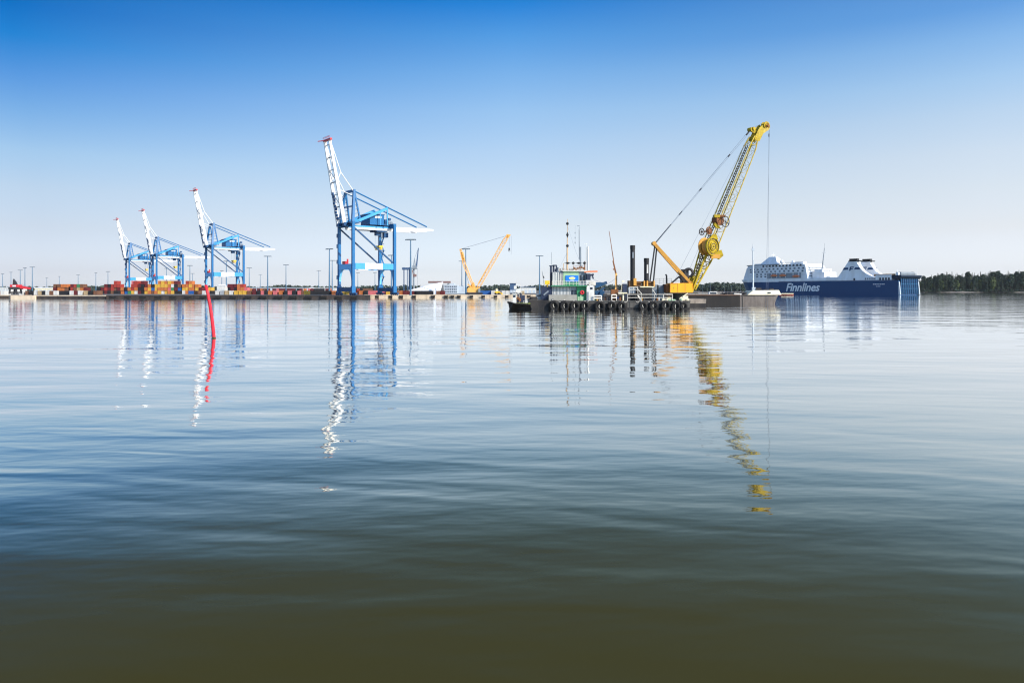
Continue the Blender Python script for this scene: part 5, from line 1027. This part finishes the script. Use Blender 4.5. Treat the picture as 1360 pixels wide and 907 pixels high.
# big yellow tag-line drum
c = P(939.5, 328, 187.5) - side * (1.6 if side.y > 0 else -1.6); sv = -side if side.y > 0 else side
m = MB(); disc(m, c, sv, 2.35, .22, 32); m.torus(c + sv * .15, sv, 2.2, .16, 32, 6).torus(c + sv * .17, sv, 1.5, .12, 28, 6); disc(m, c + sv * .25, sv, 1.05, .35, 24); dm = m.build('drum', boom_yellow, t)
m = MB()
for k in range(20):
    a = 2 * math.pi * k / 20; u_ = sv.orthogonal().normalized(); v_ = sv.cross(u_); d_ = u_ * math.cos(a) + v_ * math.sin(a); m.bar(c + sv * .13 + d_ * 1.65, c + sv * .13 + d_ * 2.1, .14, .08)
m.torus(c + sv * .4, sv, .75, .12, 20, 6).torus(c + sv * .16, sv, 1.9, .06, 28, 5); m.cbox(c + sv * .45, (.3, .3, .3)); m.build('drum_spoke', boom_dark, dm)
m = MB(); disc(m, c - sv * 1.0, sv, 1.9, 1.5, 24); disc(m, c - sv * 1.9 + Vector((-.5, 0, .1)), sv, 2.2, .15, 28); m.cbox(c + Vector((.8, .6, -2.4)), (2.2, 1.4, 1.0)); m.build('drum_core', gantry_ochre, dm)
m = MB(); m.prism([c + Vector((-.6, .3, -2.0)), c + Vector((1.6, .3, -3.2)), c + Vector((2.7, .3, -2.2)), c + Vector((2.2, .3, -.8))], sv * .2); m.build('drum_bracket', boom_yellow, t); m = MB(); m.prism([c + Vector((-.8, .3, 2.0)), c + Vector((1.4, .3, 1.8)), c + Vector((1.0, .3, 3.0)), c + Vector((0, .3, 3.0))], sv * .2); m.build('drum_bracket', boom_yellow, t)
# smaller rusty sheaves and the reel above
m = MB(); a_ = P(932, 308, 188.4); m.torus(a_, sv, .85, .11, 20, 6)
for k in range(4): an = math.pi * k / 4; u_ = sv.orthogonal().normalized(); v_ = sv.cross(u_); d_ = u_ * math.cos(an) + v_ * math.sin(an); m.tube(a_ - d_ * .85, a_ + d_ * .85, .06, n=4)
disc(m, a_, sv, .25, .3, 10); m.build('guide_sheave', dark_steel, t)
m = MB(); a_ = P(941.5, 306.5, 188.2); m.torus(a_, sv, .85, .16, 18, 6); disc(m, a_ - sv * .1, sv, .5, .8, 14); m.bar(a_, P(935, 308, 188.5), .35).cbox(a_ + Vector((.4, .3, -.4)), (.8, .7, .6)); m.build('guide_sheave', rust, t)
m = MB(); a_ = P(956.5, 292.5, 189.5); disc(m, a_ - sv * .9, sv, 1.2, 1.6, 20); disc(m, a_, sv, 1.35, .12, 20); m.cbox(a_ + Vector((.4, 0, 1.0)), (1.6, 1.2, .5)); rl_ = m.build('cable_reel', rust, t)
m = MB(); a2 = P(963.5, 294.5, 189.0); m.torus(a2, sv, 1.35, .1, 22, 6)
for k in range(3): an = math.pi * k / 3; u_ = sv.orthogonal().normalized(); v_ = sv.cross(u_); d_ = u_ * math.cos(an) + v_ * math.sin(an); m.tube(a2 - d_ * 1.35, a2 + d_ * 1.35, .06, n=4)
m.bar(a2, P(968.5, 298, 189), .2); m.build('reel_rim', dark_steel, rl_)
m = MB(); m.prism([P(948, 296, 189.3), P(953.5, 300.5, 189.3), P(956, 304, 189.3), P(950, 303, 189.3), P(947, 299, 189.3)], sv * .4); m.cbox(P(951.5, 287.5, 189.6), (1.4, 1.6, .7)); m.build('reel_bracket', boom_yellow, rl_)
# head
hc = P(1016.5, 168, 200)
m = MB()
for s_ in (-.8, .8):
    m.prism([P(997.5, 187, 199) + side * s_, P(1005.5, 188.5, 199) + side * s_, P(1010.5, 178.5, 199.5) + side * s_, P(1018.5, 173, 200) + side * s_, P(1012, 165, 200) + side * s_, P(1005, 171, 199.5) + side * s_], side * .12)
m.bar(P(1001, 184, 199) - side * .8, P(1001, 184, 199) + side * .8, 1.2, .8); hd = m.build('boom_head', boom_yellow, t)
for off in (-.45, .45):
    m = MB(); disc(m, hc + side * off, side, 1.05, .22, 24); m.torus(hc + side * off, side, 1.05, .15, 24, 6); m.build('head_sheave', boom_yellow, hd)
m = MB(); disc(m, hc, side, .35, 2.0, 12); m.torus(hc + sv * .62, sv, .7, .09, 18, 5); m.build('sheave_hub', rust, hd)
m = MB(); q_ = P(996.5, 172.5, 199); disc(m, q_, side, .55, 1.2, 16); disc(m, P(999, 171.5, 199), side, .45, 1.4, 16); m.bar(q_, P(1003, 176, 199), .5, .8); m.build('pendant_sheave', boom_yellow, hd)
# wires
m = MB(); g0 = P(870, 323.5, D); p1 = P(996, 174, 199)
for s_ in (-.5, .5): m.tube(g0 + Vector((0, s_, 0)), p1 + side * s_ * .8, .05, n=5)
m.tube(P(894, 376, D), P(996, 178, 199), .03, n=4).tube(P(912, 366, D), P(990, 190, 198), .03, n=4).tube(P(997, 171, 199), P(1013, 164, 200), .05, n=5)
hx = P(1021.2, 172, 200); m.tube(hx, (hx.x - .3, hx.y, -.5), .03, n=5).tube(hx + Vector((.25, .2, 0)), (hx.x - .7, hx.y + .5, -.5), .03, n=5); m.build('wire_rope', rope, t)
m = MB()
for f0, f1 in ((.0, .16), (.235, .275), (.445, .475), (.75, .78), (.95, .985)):
    a_, b_ = g0.lerp(p1, f0 + .01), g0.lerp(p1, f1); m.tube(a_, b_, .16, .14, 6)
m.tube(hx - Vector((0, 0, 1.2)), hx - Vector((0, 0, 2.0)), .13, n=6); m.build('rope_socket', dark_steel, t)

# ------------------------------------------------------------------ tug
D = 184.0
t = thing('tug_boat', 'small black tug with green weed on its deck at the left end of the dredger', 'boat', (X(690, D), D, 0))
zt = Z(403.4, D)
m = MB(); m.add([(X(677, D), D + 2, -.5), (X(705, D), D + .6, -.5), (X(705, D), D + 3.4, -.5), (X(674.6, D), D + 2, zt + .35), (X(682, D), D, zt), (X(706, D), D - .05, zt - .25), (X(706, D), D + 4.05, zt - .25), (X(682, D), D + 4, zt)],
                [(0, 1, 5, 4), (0, 4, 3), (0, 3, 7), (0, 7, 6, 2), (1, 2, 6, 5), (3, 4, 5, 6, 7), (0, 2, 1)]); m.build('hull', hull_black, t)
m = MB(); m.path([(X(674.4, D), D + 2, zt + .3), (X(678, D), D + .7, zt + .25), (X(682.4, D), D - .1, zt), (X(705, D), D - .15, zt - .3)], .22, n=8); m.build('fender_rope', rubber, t)
m = MB()
for k in range(40):
    c = (X(rnd.uniform(684, 703), D), D + rnd.uniform(.1, 1.2), zt + .05); m.cbox(c, (rnd.uniform(.3, .8), .4, rnd.uniform(.1, .3)))
m.build('deck_net', weed_green, t)
m = MB(); m.box((X(681, D), D + .9, zt), (X(685.4, D), D + 3, Z(391, D))); wh = m.build('wheelhouse', cabin_white, t)
m = MB(); m.box((X(681.5, D), D + .85, Z(395, D)), (X(684.8, D), D + .897, Z(392.3, D))); m.build('window', glass_dark, wh)
m = MB(); m.box((X(680.5, D), D + .7, Z(391, D)), (X(687, D), D + 3.2, Z(390.3, D))); m.build('roof', cabin_white, wh)
m = MB(); m.box((X(690, D), D + 1.2, zt), (X(697.3, D), D + 3, Z(392.2, D))).tube(P(687.6, 402, D + 1), P(688.2, 391, D + 1), .2).tube(P(692, 392, D + 2), P(692, 389, D + 2), .3); m.build('engine_casing', cabin_navy, t)
m = MB(); m.box((X(686, D), D + 1.2, zt), (X(689.6, D), D + 2.6, Z(395, D))).cbox(P(690.5, 398, D + .9), (.5, .5, .8)).cbox(P(688, 396, D + .9), (.4, .4, .7)); m.build('towing_winch', rust, t)
m = MB(); m.tube(P(685.4, 390.3, D + 1.5), P(686, 372, D + 1.5), .07, .04, 6).bar(P(683.5, 380, D + 1.5), P(692, 377.5, D + 1.5), .07).cbox(P(684.4, 382, D + 1.5), (.7, .6, .8)).cbox(P(688.5, 386, D + 1.5), (1.3, .6, .9)).bar(P(688.5, 390, D + 1.5), P(688.5, 384, D + 1.5), .5).tube(P(692, 390, D + 1.5), P(691.2, 378, D + 1.5), .06); m.build('mast', cabin_white, t)
m = MB(); m.rail([P(681, 390.3, D + .8), P(697, 390.3, D + .8)], .7, .03, 2, .7); m.rail([P(695, 404, D + .2), P(703, 404.4, D + .2)], .8, .03, 2, .7); m.build('railing', rail_white, t)

# ------------------------------------------------------------------ red spar buoy
D = 71.5
pts = [(286.2, 462), (284.2, 449), (283.0, 436), (281.3, 422), (278.9, 406), (276.3, 392), (273.4, 378.6)]
m = MB(); n = 14; vs = []; fs = []
for i, (a, b) in enumerate(pts):
    c = P(a, b, D); r = .165 - .028 * i / 6
    for k in range(n): vs.append(c + Vector((math.cos(2*math.pi*k/n) * r, math.sin(2*math.pi*k/n) * r, 0)))
for i in range(len(pts) - 1):
    for k in range(n): fs.append((i*n+k, i*n+(k+1) % n, (i+1)*n+(k+1) % n, (i+1)*n+k))
fs += [tuple(range(n))[::-1], tuple(range((len(pts)-1)*n, len(pts)*n))]
m.add(vs, fs); t = thing('spar_buoy', 'slender bright red spar buoy leaning out of the water', 'buoy', P(284.2, 449, D)); m.build('spar', spar_red, t, smooth=True)
m = MB(); c = P(283.9, 447.6, D); m.tube(P(284.5, 451, D), c, .172, .169, 14); m.build('waterline_growth', algae, t)

# ------------------------------------------------------------------ thin summer haze over the water
hm = bpy.data.materials.new('haze'); hm.use_nodes = True; n_ = hm.node_tree.nodes; n_.remove(n_['Principled BSDF'])
pv = n_.new('ShaderNodeVolumePrincipled'); pv.inputs['Color'].default_value = (0.92, 0.97, 1.0, 1); pv.inputs['Density'].default_value = HAZE; pv.inputs['Anisotropy'].default_value = 0.2
hm.node_tree.links.new(pv.outputs[0], n_['Material Output'].inputs['Volume'])
m = MB(); m.box((-7200, -500, -4), (7200, 9200, 125)); o = m.build('haze', hm, None, origin=(0, 0, 60)); tag(o, 'thin pale summer haze', None, None, 'stuff')
